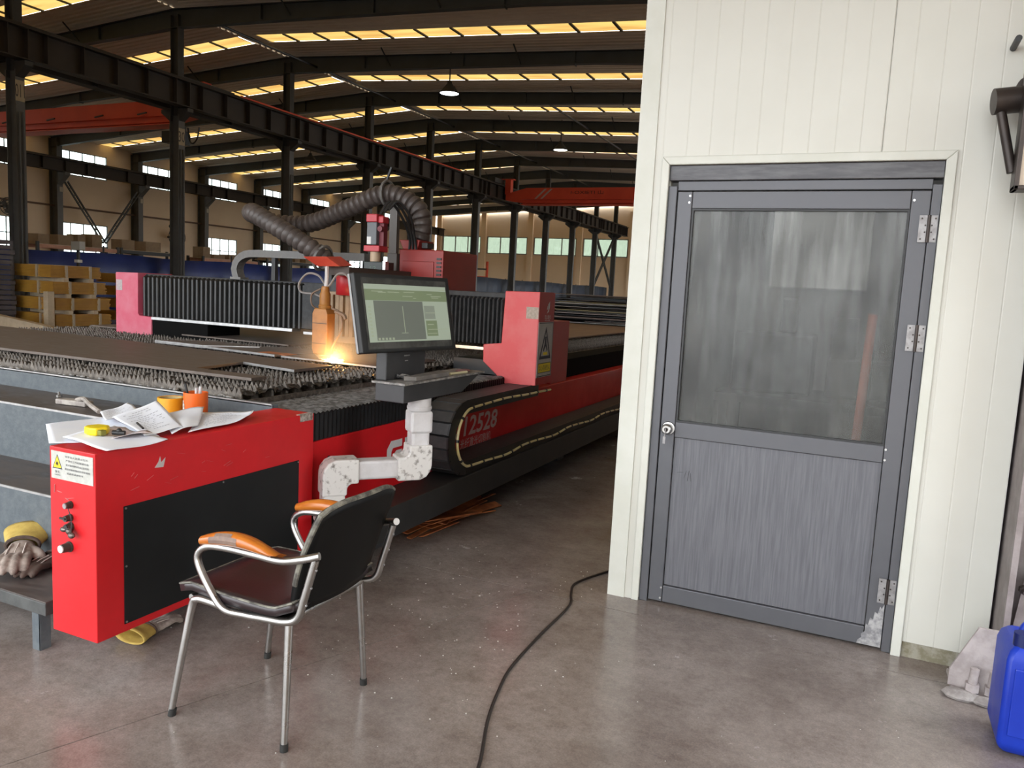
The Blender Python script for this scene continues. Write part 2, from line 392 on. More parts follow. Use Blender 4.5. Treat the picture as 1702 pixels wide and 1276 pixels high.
class MB:
    """collects shapes in world coordinates; build() links them as one mesh object"""
    def __init__(s):
        s.v = []
        s.f = []
    def add(s, vs, fs):
        n = len(s.v)
        s.v += [Vector(p) for p in vs]
        s.f += [tuple(i + n for i in f) for f in fs]
        return s
    def box(s, x0, x1, y0, y1, z0, z1):
        return s.add([(x0, y0, z0), (x1, y0, z0), (x1, y1, z0), (x0, y1, z0), (x0, y0, z1), (x1, y0, z1), (x1, y1, z1), (x0, y1, z1)],
                     [(0, 3, 2, 1), (4, 5, 6, 7), (0, 1, 5, 4), (1, 2, 6, 5), (2, 3, 7, 6), (3, 0, 4, 7)])
    def obox(s, c, sx, sy, sz, ax, ay=None, az=None):
        """box centred at c with half-free axes ax, ay, az (unit vectors)"""
        c = Vector(c)
        ax = Vector(ax).normalized()
        if az is None:
            az = Vector((0, 0, 1)) if abs(ax.z) < 0.95 else Vector((0, 1, 0))
        az = Vector(az)
        ay = az.cross(ax).normalized()
        az = ax.cross(ay).normalized()
        P = []
        for k in (-1, 1):
            for i, j in ((-1, -1), (1, -1), (1, 1), (-1, 1)):
                P.append(c + ax * i * sx / 2 + ay * j * sy / 2 + az * k * sz / 2)
        return s.add(P, [(0, 3, 2, 1), (4, 5, 6, 7), (0, 1, 5, 4), (1, 2, 6, 5), (2, 3, 7, 6), (3, 0, 4, 7)])
    def bar(s, a, b, w, h, up=(0, 0, 1)):
        a, b = Vector(a), Vector(b)
        return s.obox((a + b) / 2, (b - a).length, w, h, b - a, az=up)
    def prism(s, poly, off):
        poly = [Vector(p) for p in poly]
        off = Vector(off)
        n = len(poly)
        vs = poly + [p + off for p in poly]
        nrm = Vector((0, 0, 0))
        for i in range(n):
            nrm += poly[i].cross(poly[(i + 1) % n])
        fs = [tuple(range(n)), tuple(range(2 * n - 1, n - 1, -1))]
        fs += [(i, n + i, n + (i + 1) % n, (i + 1) % n) for i in range(n)]
        if nrm.dot(off) > 0:
            fs = [tuple(reversed(f)) for f in fs]
        return s.add(vs, fs)
    def cyl(s, a, b, r, n=14, r2=None, caps=True):
        return s.tube([a, b], [r, r if r2 is None else r2], n, caps=caps)
    def tube(s, pts, r, n=10, closed=False, caps=True, up=None, sq=None):
        pts = [Vector(p) for p in pts]
        m = len(pts)
        rad = r if isinstance(r, (list, tuple)) else [r] * m
        T = []
        for i in range(m):
            if closed:
                t = pts[(i + 1) % m] - pts[i - 1]
            else:
                t = pts[min(i + 1, m - 1)] - pts[max(i - 1, 0)]
            T.append(t.normalized())
        u = Vector(up) if up else (Vector((0, 0, 1)) if abs(T[0].z) < 0.9 else Vector((0, 1, 0)))
        vs = []
        for i in range(m):
            u = (u - T[i] * u.dot(T[i])).normalized()
            w = T[i].cross(u)
            for k in range(n):
                a = 2 * math.pi * k / n + (math.pi / n if n == 4 else 0)
                rr = rad[i]
                vs.append(pts[i] + (u * math.cos(a) + w * math.sin(a)) * rr)
        fs = []
        for i in range(m if closed else m - 1):
            j = (i + 1) % m
            for k in range(n):
                l = (k + 1) % n
                fs.append((i * n + k, i * n + l, j * n + l, j * n + k))
        if caps and not closed:
            fs.append(tuple(range(n - 1, -1, -1)))
            fs.append(tuple(range((m - 1) * n, m * n)))
        return s.add(vs, fs)
    def lathe(s, prof, c, n=24, axis=(0, 0, 1)):
        ax = Vector(axis).normalized()
        u = Vector((1, 0, 0)) if abs(ax.x) < 0.9 else Vector((0, 1, 0))
        u = (u - ax * u.dot(ax)).normalized()
        w = ax.cross(u)
        c = Vector(c)
        vs = []
        for r, z in prof:
            for k in range(n):
                a = 2 * math.pi * k / n
                vs.append(c + ax * z + (u * math.cos(a) + w * math.sin(a)) * max(r, 1e-5))
        fs = []
        for i in range(len(prof) - 1):
            for k in range(n):
                l = (k + 1) % n
                fs.append((i * n + k, i * n + l, (i + 1) * n + l, (i + 1) * n + k))
        return s.add(vs, fs)
    def grid(s, fn, nu, nv):
        vs = [fn(i / nu, j / nv) for i in range(nu + 1) for j in range(nv + 1)]
        fs = []
        for i in range(nu):
            for j in range(nv):
                a = i * (nv + 1) + j
                fs.append((a, a + nv + 1, a + nv + 2, a + 1))
        return s.add(vs, fs)
    def ball(s, c, r, n=12, m=8, sc=(1, 1, 1), rot=None):
        c = Vector(c)
        vs, fs = [], []
        for i in range(m + 1):
            th = math.pi * i / m
            for k in range(n):
                a = 2 * math.pi * k / n
                p = Vector((math.sin(th) * math.cos(a) * sc[0], math.sin(th) * math.sin(a) * sc[1], math.cos(th) * sc[2])) * r
                if rot:
                    p = rot @ p
                vs.append(c + p)
        for i in range(m):
            for k in range(n):
                l = (k + 1) % n
                fs.append((i * n + k, (i + 1) * n + k, (i + 1) * n + l, i * n + l))
        return s.add(vs, fs)
    def mesh(s, name, m, org=(0, 0, 0), smooth=False):
        me = bpy.data.meshes.new(name)
        o = Vector(org)
        me.from_pydata([tuple(p - o) for p in s.v], [], s.f)
        me.validate()
        if m:
            me.materials.append(m)
        if smooth:
            me.shade_smooth()
            try:
                me.set_sharp_from_angle(angle=R_(40))
            except Exception:
                pass
        return me
    def build(s, name, m, parent=None, smooth=False, bevel=0.0, org=None, solid=0.0, sub=0, mods=None):
        if parent is not None:
            o0 = ORG[parent.name]
        else:
            o0 = Vector(org) if org is not None else Vector((0, 0, 0))
        o = bpy.data.objects.new(name, s.mesh(name, m, o0, smooth))
        COL.objects.link(o)
        if parent is not None:
            o.parent = parent
        else:
            o.location = o0
        ORG[o.name] = o0
        if solid:
            md = o.modifiers.new('thickness', 'SOLIDIFY')
            md.thickness = solid
            md.offset = 0
        if bevel:
            md = o.modifiers.new('bevel', 'BEVEL')
            md.width = bevel
            md.segments = 2
            md.limit_method = 'ANGLE'
            md.angle_limit = R_(35)
        if sub:
            md = o.modifiers.new('subdivision', 'SUBSURF')
            md.levels = sub
            md.render_levels = sub
        return o

def tag(o, label=None, cat=None, group=None, kind=None):
    if label:
        o['label'] = label
    if cat:
        o['category'] = cat
    if group:
        o['group'] = group
    if kind:
        o['kind'] = kind
    return o

def thing(name, label, cat, loc, group=None):
    o = bpy.data.objects.new(name, None)
    o.empty_display_size = 0.1
    COL.objects.link(o)
    o.location = loc
    ORG[o.name] = Vector(loc)
    return tag(o, label, cat, group)

def struct(name, loc=(0, 0, 0)):
    o = bpy.data.objects.new(name, None)
    o.empty_display_size = 0.1
    COL.objects.link(o)
    o.location = loc
    ORG[o.name] = Vector(loc)
    o['kind'] = 'structure'
    return o

def inst(name, me, parent, off=(0, 0, 0), rot=None):
    """another copy of a shared mesh; off is relative to the parent's origin"""
    o = bpy.data.objects.new(name, me)
    COL.objects.link(o)
    if parent is not None:
        o.parent = parent
        ORG[o.name] = ORG[parent.name]
    o.location = off
    if rot is not None:
        o.rotation_euler = rot
    return o

def text(name, body, height, at, right, up, m, parent, align='CENTER', width=None, depth=0.0006, shear=0.0, bold=0.0):
    """flat lettering laid on a surface: at = middle of the baseline box"""
    cu = bpy.data.curves.new('lettering', 'FONT')
    cu.body = body
    cu.size = 1.0
    cu.align_x = 'CENTER'
    cu.align_y = 'CENTER'
    cu.resolution_u = 2
    cu.shear = shear
    cu.offset = bold
    ob = bpy.data.objects.new('lettering', cu)
    COL.objects.link(ob)
    bpy.context.view_layer.update()
    me = bpy.data.meshes.new_from_object(ob.evaluated_get(bpy.context.evaluated_depsgraph_get()))
    bpy.data.objects.remove(ob, do_unlink=True)
    if len(me.vertices) == 0:
        return None
    xs = [v.co.x for v in me.vertices]
    ys = [v.co.y for v in me.vertices]
    sy = height / max(max(ys) - min(ys), 1e-6)
    sx = sy if width is None else width / max(max(xs) - min(xs), 1e-6)
    cx_, cy_ = (max(xs) + min(xs)) / 2, (max(ys) + min(ys)) / 2
    right, up = Vector(right).normalized(), Vector(up).normalized()
    nrm = right.cross(up)
    o0 = ORG[parent.name]
    for v in me.vertices:
        v.co = Vector(at) + right * (v.co.x - cx_) * sx + up * (v.co.y - cy_) * sy + nrm * depth - o0
    me.materials.clear()
    me.materials.append(m)
    o = bpy.data.objects.new(name, me)
    COL.objects.link(o)
    o.parent = parent
    ORG[o.name] = o0
    return o

def smoothpath(pts, n=8, closed=False):
    """Catmull-Rom through the points"""
    P = [Vector(p) for p in pts]
    out = []
    m = len(P)
    for i in range(m if closed else m - 1):
        p0 = P[i - 1] if (closed or i > 0) else P[0] * 2 - P[1]
        p1 = P[i]
        p2 = P[(i + 1) % m]
        p3 = P[(i + 2) % m] if (closed or i + 2 < m) else P[m - 1] * 2 - P[m - 2]
        for k in range(n):
            t = k / n
            out.append(0.5 * ((2 * p1) + (p2 - p0) * t + (2 * p0 - 5 * p1 + 4 * p2 - p3) * t * t + (3 * p1 - p0 - 3 * p2 + p3) * t ** 3))
    if not closed:
        out.append(P[-1])
    return out

ORD = ['first', 'second', 'third', 'fourth', 'fifth', 'sixth', 'seventh', 'eighth', 'ninth', 'tenth', 'eleventh', 'twelfth', 'thirteenth', 'fourteenth']

# ================================================================ SETTING
# ---- floor: poured slabs with open joints
fl = MB().box(-60, 6, -14, 95, -0.12, -0.02).build('floor', JOINT)
fl['kind'] = 'structure'
ORG['floor'] = V(0, 0, 0)
def slab(poly):
    MB().prism([(x, y, -0.05) for x, y in poly], (0, 0, 0.05)).build('slab', FLOORM, fl)
def xs(y):
    return -2.188 + (y - 1.526) * 0.389
g = 0.003
slab([(-60, -14), (xs(-14) - g, -14), (xs(3.5) - g, 3.5 - g), (-60, 3.5 - g)])
slab([(xs(-14) + g, -14), (6, -14), (6, 3.5 - g), (xs(3.5) + g, 3.5 - g)])
slab([(-60, 3.5 + g), (6, 3.5 + g), (6, 95), (-60, 95)])
gr = MB().box(-300, 300, -300, 300, -0.5, -0.13).build('ground', GROUND)
gr['kind'] = 'structure'

# ---- roof: one ridge over the middle column row, two slopes of ribbed sheet with yellow skylight strips
XC = -23.8                       # column row
RZ = 11.08                       # ridge height of the sheet
SL = 0.056                       # slope
XE, XW = 1.3, -48.6
ROWS = [15.6 + 6 * k for k in range(-3, 12)]      # -2.4 .. 81.6
def rz(x):
    return RZ - abs(x - XC) * SL
ceil = struct('ceiling')
def ribbed(y0, y1, xa, xb, name='roof_sheet'):
    prof = []
    p = 0.30
    n = max(1, int(round((y1 - y0) / p)))
    p = (y1 - y0) / n
    for i in range(n):
        y = y0 + i * p
        prof += [(y, 0), (y + p * .55, 0), (y + p * .68, 0.055), (y + p * .87, 0.055)]
    prof.append((y1, 0))
    mb = MB()
    vs = [(xa, y, rz(xa) + h) for y, h in prof] + [(xb, y, rz(xb) + h) for y, h in prof]
    k = len(prof)
    fs = [(i, i + 1, k + i + 1, k + i) for i in range(k - 1)]
    mb.add(vs, fs)
    return mb.build(name, ROOFSHEET, ceil, solid=0.02)
for i in range(len(ROWS) - 1):
    y0, y1 = ROWS[i], ROWS[i + 1]
    for xa, xb in ((XC + 0.35, XE), (XC - 0.35, XW)):
        ribbed(y0, y0 + 3.40, xa, xb)
        ribbed(y0 + 4.35, y1, xa, xb)
MB().prism([(XC - .5, -2.4, rz(XC - .5) + .06), (XC, -2.4, RZ + .1), (XC + .5, -2.4, rz(XC + .5) + .06), (XC, -2.4, RZ + .02)], (0, 84, 0)).build('ridge_cap', ROOFSHEET, ceil)
barmb = MB()
rest = MB()
for i in range(len(ROWS) - 1):
    ya, yb = ROWS[i] + 3.40, ROWS[i] + 4.35
    for sgn, n0, nind in ((1, 16, 16), (-1, 16, 9)):
        for k in range(n0):
            xa = XC + sgn * (0.45 + k * 1.5)
            xb = XC + sgn * (0.45 + k * 1.5 + 1.43)
            P = [(xa, ya, rz(xa) + .02), (xb, ya, rz(xb) + .02), (xb, yb, rz(xb) + .02), (xa, yb, rz(xa) + .02)]
            if sgn < 0:
                P.reverse()
            if k < nind and 1 <= i <= 11:
                MB().add(P, [(0, 1, 2, 3)]).build('skylight_pane', SKYPANE, ceil)
            else:
                rest.add(P, [(0, 1, 2, 3)])
            barmb.bar((xb + sgn * .035, ya, rz(xb) + .0), (xb + sgn * .035, yb, rz(xb) + .0), 0.09, 0.06)
o = rest.build('far_skylight_panes', SKYPANE, ceil)
o['kind'] = 'stuff'
o = barmb.build('skylight_purlins', DARKSTEEL, ceil)
o['kind'] = 'stuff'

# ---- long left wall, end wall, right wall
WX = -47.9
wl = struct('wall_left')
zt = rz(WX) + 0.1
WIN_UP = (7.42, 8.98)
WIN_LO = (2.45, 4.40)
def wallrect(y0, y1, z0, z1):
    MB().box(WX - 0.15, WX, y0, y1, z0, z1).build('wall_panel', BEIGEWALL, wl)
wy = [ROWS[k] for k in range(len(ROWS))]
nwin = 1
for i in range(len(wy) - 1):
    y0, y1 = wy[i], wy[i + 1]
    if y1 < 20:
        wallrect(y0, y1, 0, zt)
        continue
    a, b = y0 + 0.35, y0 + 3.95
    has_lo = i not in (7,)
    z = 0
    for lo, hi, has in ((WIN_LO[0], WIN_LO[1], has_lo), (WIN_UP[0], WIN_UP[1], True)):
        if not has:
            continue
        wallrect(y0, y1, z, lo)
        wallrect(y0, a, lo, hi)
        wallrect(b, y1, lo, hi)
        z = hi
        w = struct('window_%d' % nwin, (WX, a, lo))
        nwin += 1
        fm = MB()
        fm.box(WX - .06, WX + .03, a, b, lo, lo + .06).box(WX - .06, WX + .03, a, b, hi - .06, hi)
        fm.box(WX - .06, WX + .03, a, a + .06, lo, hi).box(WX - .06, WX + .03, b - .06, b, lo, hi)
        ncol = 4
        nrow = 2 if hi - lo > 1.8 else 1
        for c in range(1, ncol):
            yy = a + (b - a) * c / ncol
            fm.box(WX - .05, WX + .02, yy - .03, yy + .03, lo, hi)
        for r in range(1, nrow):
            zz = lo + (hi - lo) * r / nrow
            fm.box(WX - .05, WX + .02, a, b, zz - .03, zz + .03)
        fm.build('window_frame', GLASSFRAME, w)
        for c in range(ncol):
            for r in range(nrow):
                ya_, yb_ = a + (b - a) * c / ncol + .03, a + (b - a) * (c + 1) / ncol - .03
                za_, zb_ = lo + (hi - lo) * r / nrow + .03, lo + (hi - lo) * (r + 1) / nrow - .03
                MB().box(WX - .02, WX - .012, ya_, yb_, za_, zb_).build('pane', WINGLASS, w)
    wallrect(y0, y1, z, zt)

YE = 81.9
we = struct('wall_end')
EWZ = (5.55, 7.50)
ebays = []
x = -47.4
while x < 0:
    ebays.append((x, min(x + 5.9, 1.2)))
    x += 5.9
MB().box(WX, 1.3, YE, YE + .2, 0, EWZ[0]).build('wall_panel', ENDWALL, we)
MB().box(WX, 1.3, YE, YE + .2, EWZ[1], 11.2).build('wall_panel', ENDWALL, we)
for i, (a, b) in enumerate(ebays):
    MB().box(a - .45, a + .45, YE, YE + .2, EWZ[0], EWZ[1]).build('wall_panel', ENDWALL, we)
    MB().box(a - .3, a + .3, YE - .3, YE, 0, 10.4).build('pilaster', ENDWALL, we)
    w = struct('window_%d' % nwin, (a, YE, EWZ[0]))
    nwin += 1
    fm = MB()
    xa, xb = a + .45, b - .45
    fm.box(xa, xb, YE - .04, YE + .06, EWZ[0], EWZ[0] + .1).box(xa, xb, YE - .04, YE + .06, EWZ[1] - .1, EWZ[1])
    for c in range(4):
        xx = xa + (xb - xa) * c / 3
        fm.box(xx - .05, xx + .05, YE - .04, YE + .06, EWZ[0], EWZ[1])
    fm.build('window_frame', GLASSFRAME, w)
    for c in range(3):
        MB().box(xa + (xb - xa) * c / 3 + .05, xa + (xb - xa) * (c + 1) / 3 - .05, YE + .02, YE + .03, EWZ[0] + .1, EWZ[1] - .1).build('pane', GREENGLASS, w)
wr = struct('wall_right')
MB().box(1.15, 1.35, 5.2, 36.0, 0, 7.4).build('wall_panel', BEIGEWALL, wr)
MB().box(1.15, 1.35, 36.0, YE + .2, 6.6, 7.4).build('door_lintel', BEIGEWALL, wr)     # open loading doors along the yard side
for y in range(36, 82, 9):
    MB().box(1.15, 1.35, y - .4, y + .4, 0, 6.6).build('door_pier', BEIGEWALL, wr)
MB().box(1.15, 1.35, -2.4, 2.6, 0, 7.4).build('wall_panel', BEIGEWALL, wr)
MB().box(1.15, 1.35, 2.6, 5.2, 3.0, 7.4).build('wall_panel', BEIGEWALL, wr)
for i in range(len(ROWS) - 1):
    y0 = ROWS[i]
    if y0 < 30:
        MB().box(1.15, 1.35, y0 - .35, y0 + 6.0, 7.4, 9.0).build('wall_panel', BEIGEWALL, wr)
        continue
    MB().box(1.15, 1.35, y0 - .35, y0 + .35, 7.4, 9.0).build('wall_panel', BEIGEWALL, wr)
    w = struct('window_%d' % nwin, (1.2, y0 + .35, 7.4))  # high windows added to send daylight up to the roof
    nwin += 1
    MB().box(1.2, 1.3, y0 + .35, y0 + 5.65, 7.4, 7.5).box(1.2, 1.3, y0 + .35, y0 + 5.65, 8.9, 9.0).box(1.2, 1.3, y0 + 2.95, y0 + 3.05, 7.5, 8.9).build('window_frame', GLASSFRAME, w)
    for q in (0, 1):
        MB().box(1.245, 1.255, y0 + .35 + 2.7 * q, y0 + 2.95 + 2.7 * q, 7.5, 8.9).build('pane', WINGLASS, w)
MB().box(1.15, 1.35, -2.4, YE, 9.0, 9.75).build('wall_panel', BEIGEWALL, wr)

wn = struct('wall_near_sky_blocker')  # unseen near wall added to cut sky light on the foreground
MB().box(WX, -16, -2.6, -2.4, 0, 10.6).build('wall_panel', BEIGEWALL, wn)
MB().prism([(-16, -2.6, 4.7), (1.35, -2.6, 4.7), (1.35, -2.6, 9.7), (-16, -2.6, 10.55)], (0, 0.2, 0)).build('wall_panel', BEIGEWALL, wn)

# ---- white panelled booth with the grey door
BY = 3.68
wb = struct('wall_booth', (-0.3, BY, 0))
def strip(x0, x1, z0, z1):
    ga_, gb_ = [(.0008, .0028) if abs(q + .02) < .001 else (.0001, .0010) for q in (x0, x1)]
    mb = MB()
    P = [(x0 + ga_[0], ga_[1]), (x0 + ga_[0] + .004, 0), (x1 - gb_[0] - .004, 0), (x1 - gb_[0], gb_[1]), (x1 - gb_[0], 0.05), (x0 + ga_[0], 0.05)]
    mb.prism([(px_, BY + d, z0) for px_, d in P], (0, 0, z1 - z0))
    mb.build('panel_strip', WHITEPANEL, wb)
strips = [-1.065 + 0.1105 * k for k in range(15)]
edges = [-1.06, -0.95, -0.84, -0.735, -0.63, -0.525, -0.42, -0.312, -0.204, -0.105, -0.02, 0.07, 0.175, 0.28, 0.385, 0.48, 0.577]
for a, b in zip(edges[:-1], edges[1:]):
    if a >= 0.175:
        z0 = 0.07
        if a < 0.25:
            strip(0.225, b, z0, 2.115)
            strip(a, b, 2.115, 3.3)
        else:
            strip(a, b, z0, 3.3)
    elif b <= -0.92:
        strip(a, b, 0.0, 3.3)
    else:
        strip(a, b, 2.115, 3.3)
MB().box(-1.06, 0.577, BY + .04, BY + .07, 2.115, 3.3).box(0.225, 0.577, BY + .04, BY + .07, 0.05, 2.115).box(-1.06, -.91, BY + .04, BY + .07, 0, 2.115).build('panel_core', WHITETRIM, wb)
mb = MB().prism([(-1.072, BY - .008, 0), (-0.985, BY - .008, 0), (-0.985, BY, 0), (-1.064, BY, 0), (-1.064, BY + .09, 0), (-1.072, BY + .09, 0)], (0, 0, 3.3))
mb.build('corner_angle', WHITETRIM, wb)
MB().box(0.225, 0.577, BY + .005, BY + .06, 0.0, 0.068).build('wall_foot', GRIME, wb)
bi = MB()
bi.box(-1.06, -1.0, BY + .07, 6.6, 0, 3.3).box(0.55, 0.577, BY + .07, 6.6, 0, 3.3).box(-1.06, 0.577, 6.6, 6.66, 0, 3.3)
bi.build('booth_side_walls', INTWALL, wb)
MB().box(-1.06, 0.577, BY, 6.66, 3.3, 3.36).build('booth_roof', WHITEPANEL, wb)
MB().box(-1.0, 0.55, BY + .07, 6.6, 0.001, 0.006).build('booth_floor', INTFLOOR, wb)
tr = struct('trim_1', (-0.35, BY, 0))
t0, t1, t2 = -0.948, 0.262, 2.152
MB().prism([(t0, BY - .014, 0), (-0.912, BY - .014, 0), (-0.912, BY - .014, 2.114), (t0, BY - .014, t2)], (0, 0.014, 0)).build('trim_board', WHITETRIM, tr, bevel=0.004)
MB().prism([(t1, BY - .014, 0), (0.222, BY - .014, 0), (0.222, BY - .014, 2.114), (t1, BY - .014, t2)], (0, 0.014, 0)).build('trim_board', WHITETRIM, tr, bevel=0.004)
MB().prism([(t0, BY - .014, t2), (t1, BY - .014, t2), (0.222, BY - .014, 2.114), (-0.912, BY - .014, 2.114)], (0, 0.014, 0)).build('trim_board', WHITETRIM, tr, bevel=0.004)

dr = struct('door_1', (-0.35, BY, 0))
DY = BY + 0.012
MB().box(-0.912, -0.872, DY - .006, DY + .07, 0, 2.02).build('door_jamb', DOORGREY, dr, bevel=.003)
MB().box(0.1855, 0.222, DY - .006, DY + .07, 0, 2.02).build('door_jamb', DOORGREY, dr, bevel=.003)
MB().box(-0.912, 0.222, DY - .004, DY + .07, 2.045, 2.114).build('door_header', DOORHEAD, dr, bevel=.003)
MB().box(-0.872, 0.186, DY + .006, DY + .07, 2.0, 2.043).build('door_header_stop', DOORGREY, dr, bevel=.003)
# leaf
LX0, LX1 = -0.868, 0.1835
MB().box(LX0, -0.80, DY, DY + .045, 0.012, 1.995).build('stile', DOORGREY, dr, bevel=.003)
MB().box(0.112, LX1, DY, DY + .045, 0.012, 1.995).build('stile', DOORGREY, dr, bevel=.003)
MB().box(-0.798, 0.110, DY, DY + .045, 1.918, 1.995).build('top_rail', DOORGREY, dr, bevel=.003)
MB().box(-0.798, 0.110, DY, DY + .045, 0.838, 0.912).build('middle_rail', DOORGREY, dr, bevel=.003)
MB().box(-0.798, 0.110, DY, DY + .045, 0.012, 0.095).build('bottom_rail', DOORGREY, dr, bevel=.003)
MB().box(-0.797, 0.109, DY + .014, DY + .034, 0.098, 0.835).build('lower_panel', GRAIN, dr)
MB().box(-0.797, 0.109, DY + .022, DY + .027, 0.915, 1.916).build('glass_pane', DOORGLASS, dr)
bead = MB()
for (a, b, z0, z1) in ((-0.798, -0.79, 0.912, 1.918), (0.102, 0.110, 0.912, 1.918), (-0.79, 0.102, 0.912, 0.92), (-0.79, 0.102, 1.91, 1.918)):
    bead.box(a, b, DY + .006, DY + .022, z0, z1)
bead.build('glazing_bead', BLACK, dr)
for hz_, hx in ((1.838, 0.1845), (1.385, 0.1845), (0.275, 0.1845)):
    h = MB().box(hx - .036, hx - .003, DY - .010, DY - .006 + .002, hz_ - .055, hz_ + .055).box(hx + .003, hx + .032, DY - .010, DY - .008 + .002, hz_ - .055, hz_ + .055).build('hinge', STEELHINGE, dr)
    MB().cyl((hx, DY - .012, hz_ - .056), (hx, DY - .012, hz_ + .056), 0.007, 10).build('hinge_pin', BRACKET, h, smooth=True)
    sc = MB()
    for dx in (-.026, -.012, .012, .024):
        for dz in (-.042, -.014, .014, .042):
            if (dx < -.02 or dx > .02) == (abs(dz) > .02):
                sc.cyl((hx + dx, DY - .013, hz_ + dz), (hx + dx, DY - .009, hz_ + dz), .0035, 8)
    sc.build('hinge_screws', BRACKET, h)
kb = MB().lathe([(0, .052), (.018, .052), (.024, .046), (.026, .036), (.022, .026), (.014, .018), (.014, .008), (.030, .006), (.033, 0), (.033, -.002)], (-0.829, DY, 0.878), 24, (0, -1, 0)).build('door_knob', CHROME, dr, smooth=True)
MB().cyl((-0.829, DY - .054, .878), (-0.829, DY - .0505, .878), .010, 14).build('keyhole', BRACKET, kb)
MB().box(-0.8305, -0.8275, DY - .07, DY - .053, .870, .886).cyl((-.829, DY - .064, .872), (-.832, DY - .064, .845), .0025, 6).box(-.838, -.826, DY - .066, DY - .063, .812, .846).build('key', STEELHINGE, kb)
for (sx_, sz_) in ((-.81, 1.975), (-.812, 1.945), (.122, 1.955), (.118, .898), (.118, .852), (-.806, .083), (-.808, .03)):
    MB().cyl((sx_, DY - .003, sz_), (sx_, DY + .001, sz_), .005, 10).build('frame_screw', CHROME, dr)
MB().prism([(x_, DY - .0008, z_) for x_, z_ in ((.085, .014), (LX1 - .002, .014), (LX1 - .002, .215), (.172, .19), (.165, .20), (.158, .165), (.146, .172), (.142, .135), (.130, .142), (.124, .105), (.115, .11), (.113, .075), (.10, .06), (.103, .045), (.088, .03))], (0, .0008, 0)).build('scuffed_corner', mat('scuffed_white_aluminium', (0.20, 0.20, 0.21), (0.42, 0.41, 0.41), scale=34, rough=0.55), dr)
sm_ = MB()
for (x_, z_, L_, a_) in ((-.735, .66, .035, 1.3), (-.72, .655, .05, 1.45), (-.708, .65, .04, 1.7), (-.76, .668, .03, .2), (-.40, .60, .012, .5)):
    sm_.obox((x_, DY + .0135, z_), L_, .0006, .004, (math.cos(a_), 0, math.sin(a_)), az=(0, 1, 0))
sm_.build('scuff_marks', mat('dark_scuff', (.07, .07, .075), rough=.6), dr)['kind'] = 'stuff'
# things inside the booth
bl = thing('booth_fill_lamp', 'added tube lamp brightening the inside of the booth', 'lamp', (-.25, 5.0, 3.22))  # lamp added to brighten the view through the glass
MB().box(-.31, -.19, 4.4, 5.6, 3.25, 3.30).build('lamp_housing', WHITETRIM, bl)
MB().cyl((-.25, 4.42, 3.225), (-.25, 5.58, 3.225), .02, 12).build('lamp_tube', LAMPGLOW, bl, smooth=True)
_l = bpy.data.lights.new('booth_fill_light', 'AREA')
_l.shape = 'RECTANGLE'
_l.size, _l.size_y = 0.1, 1.1
_l.energy = 13
_lo = bpy.data.objects.new('booth_fill_light', _l)
COL.objects.link(_lo)
_lo.parent = bl
_lo.location = (0, 0, -0.03)
bd = MB().box(-.76, -.04, 6.56, 6.585, 1.63, 2.46).build('notice_board', mat('pale_grey_board', (0.66, 0.66, 0.64), rough=0.6), org=(-.3, 6.57, 1.62), bevel=.004)
tag(bd, 'pale grey board on the back wall seen through the door glass', 'board')
st = thing('booth_workbench', 'dark workbench with clutter inside the booth behind the door glass', 'workbench', (-.3, 6.1, 0))
MB().box(-.98, .5, 5.75, 6.55, .78, .84).build('bench_top', INTDARK, st)
for a in (-.95, .42):
    for b in (5.8, 6.45):
        MB().box(a, a + .06, b, b + .06, 0, .78).build('leg', INTDARK, st)
MB().box(-.9, -.35, 6.0, 6.5, .84, 1.28).build('equipment_box', INTDARK, st, bevel=.02)
MB().box(-.62, -.50, 6.35, 6.5, 1.28, 1.55).build('equipment_box', INTDARK, st, bevel=.02)
MB().cyl((-.15, 6.3, 1.1), (-.15, 6.3, 1.42), .09, 14).build('equipment_drum', INTDARK, st, smooth=True)
MB().box(-.25, .2, 6.1, 6.5, .84, 1.12).build('equipment_box', INTDARK, st, bevel=.02)
pr = MB().cyl((-.03, 4.26, 0), (.015, 4.32, 1.47), .022, 12).build('red_pole', POLERED, org=(-.03, 4.26, 0), smooth=True)
tag(pr, 'reddish pole leaning inside the booth behind the glass', 'pole')

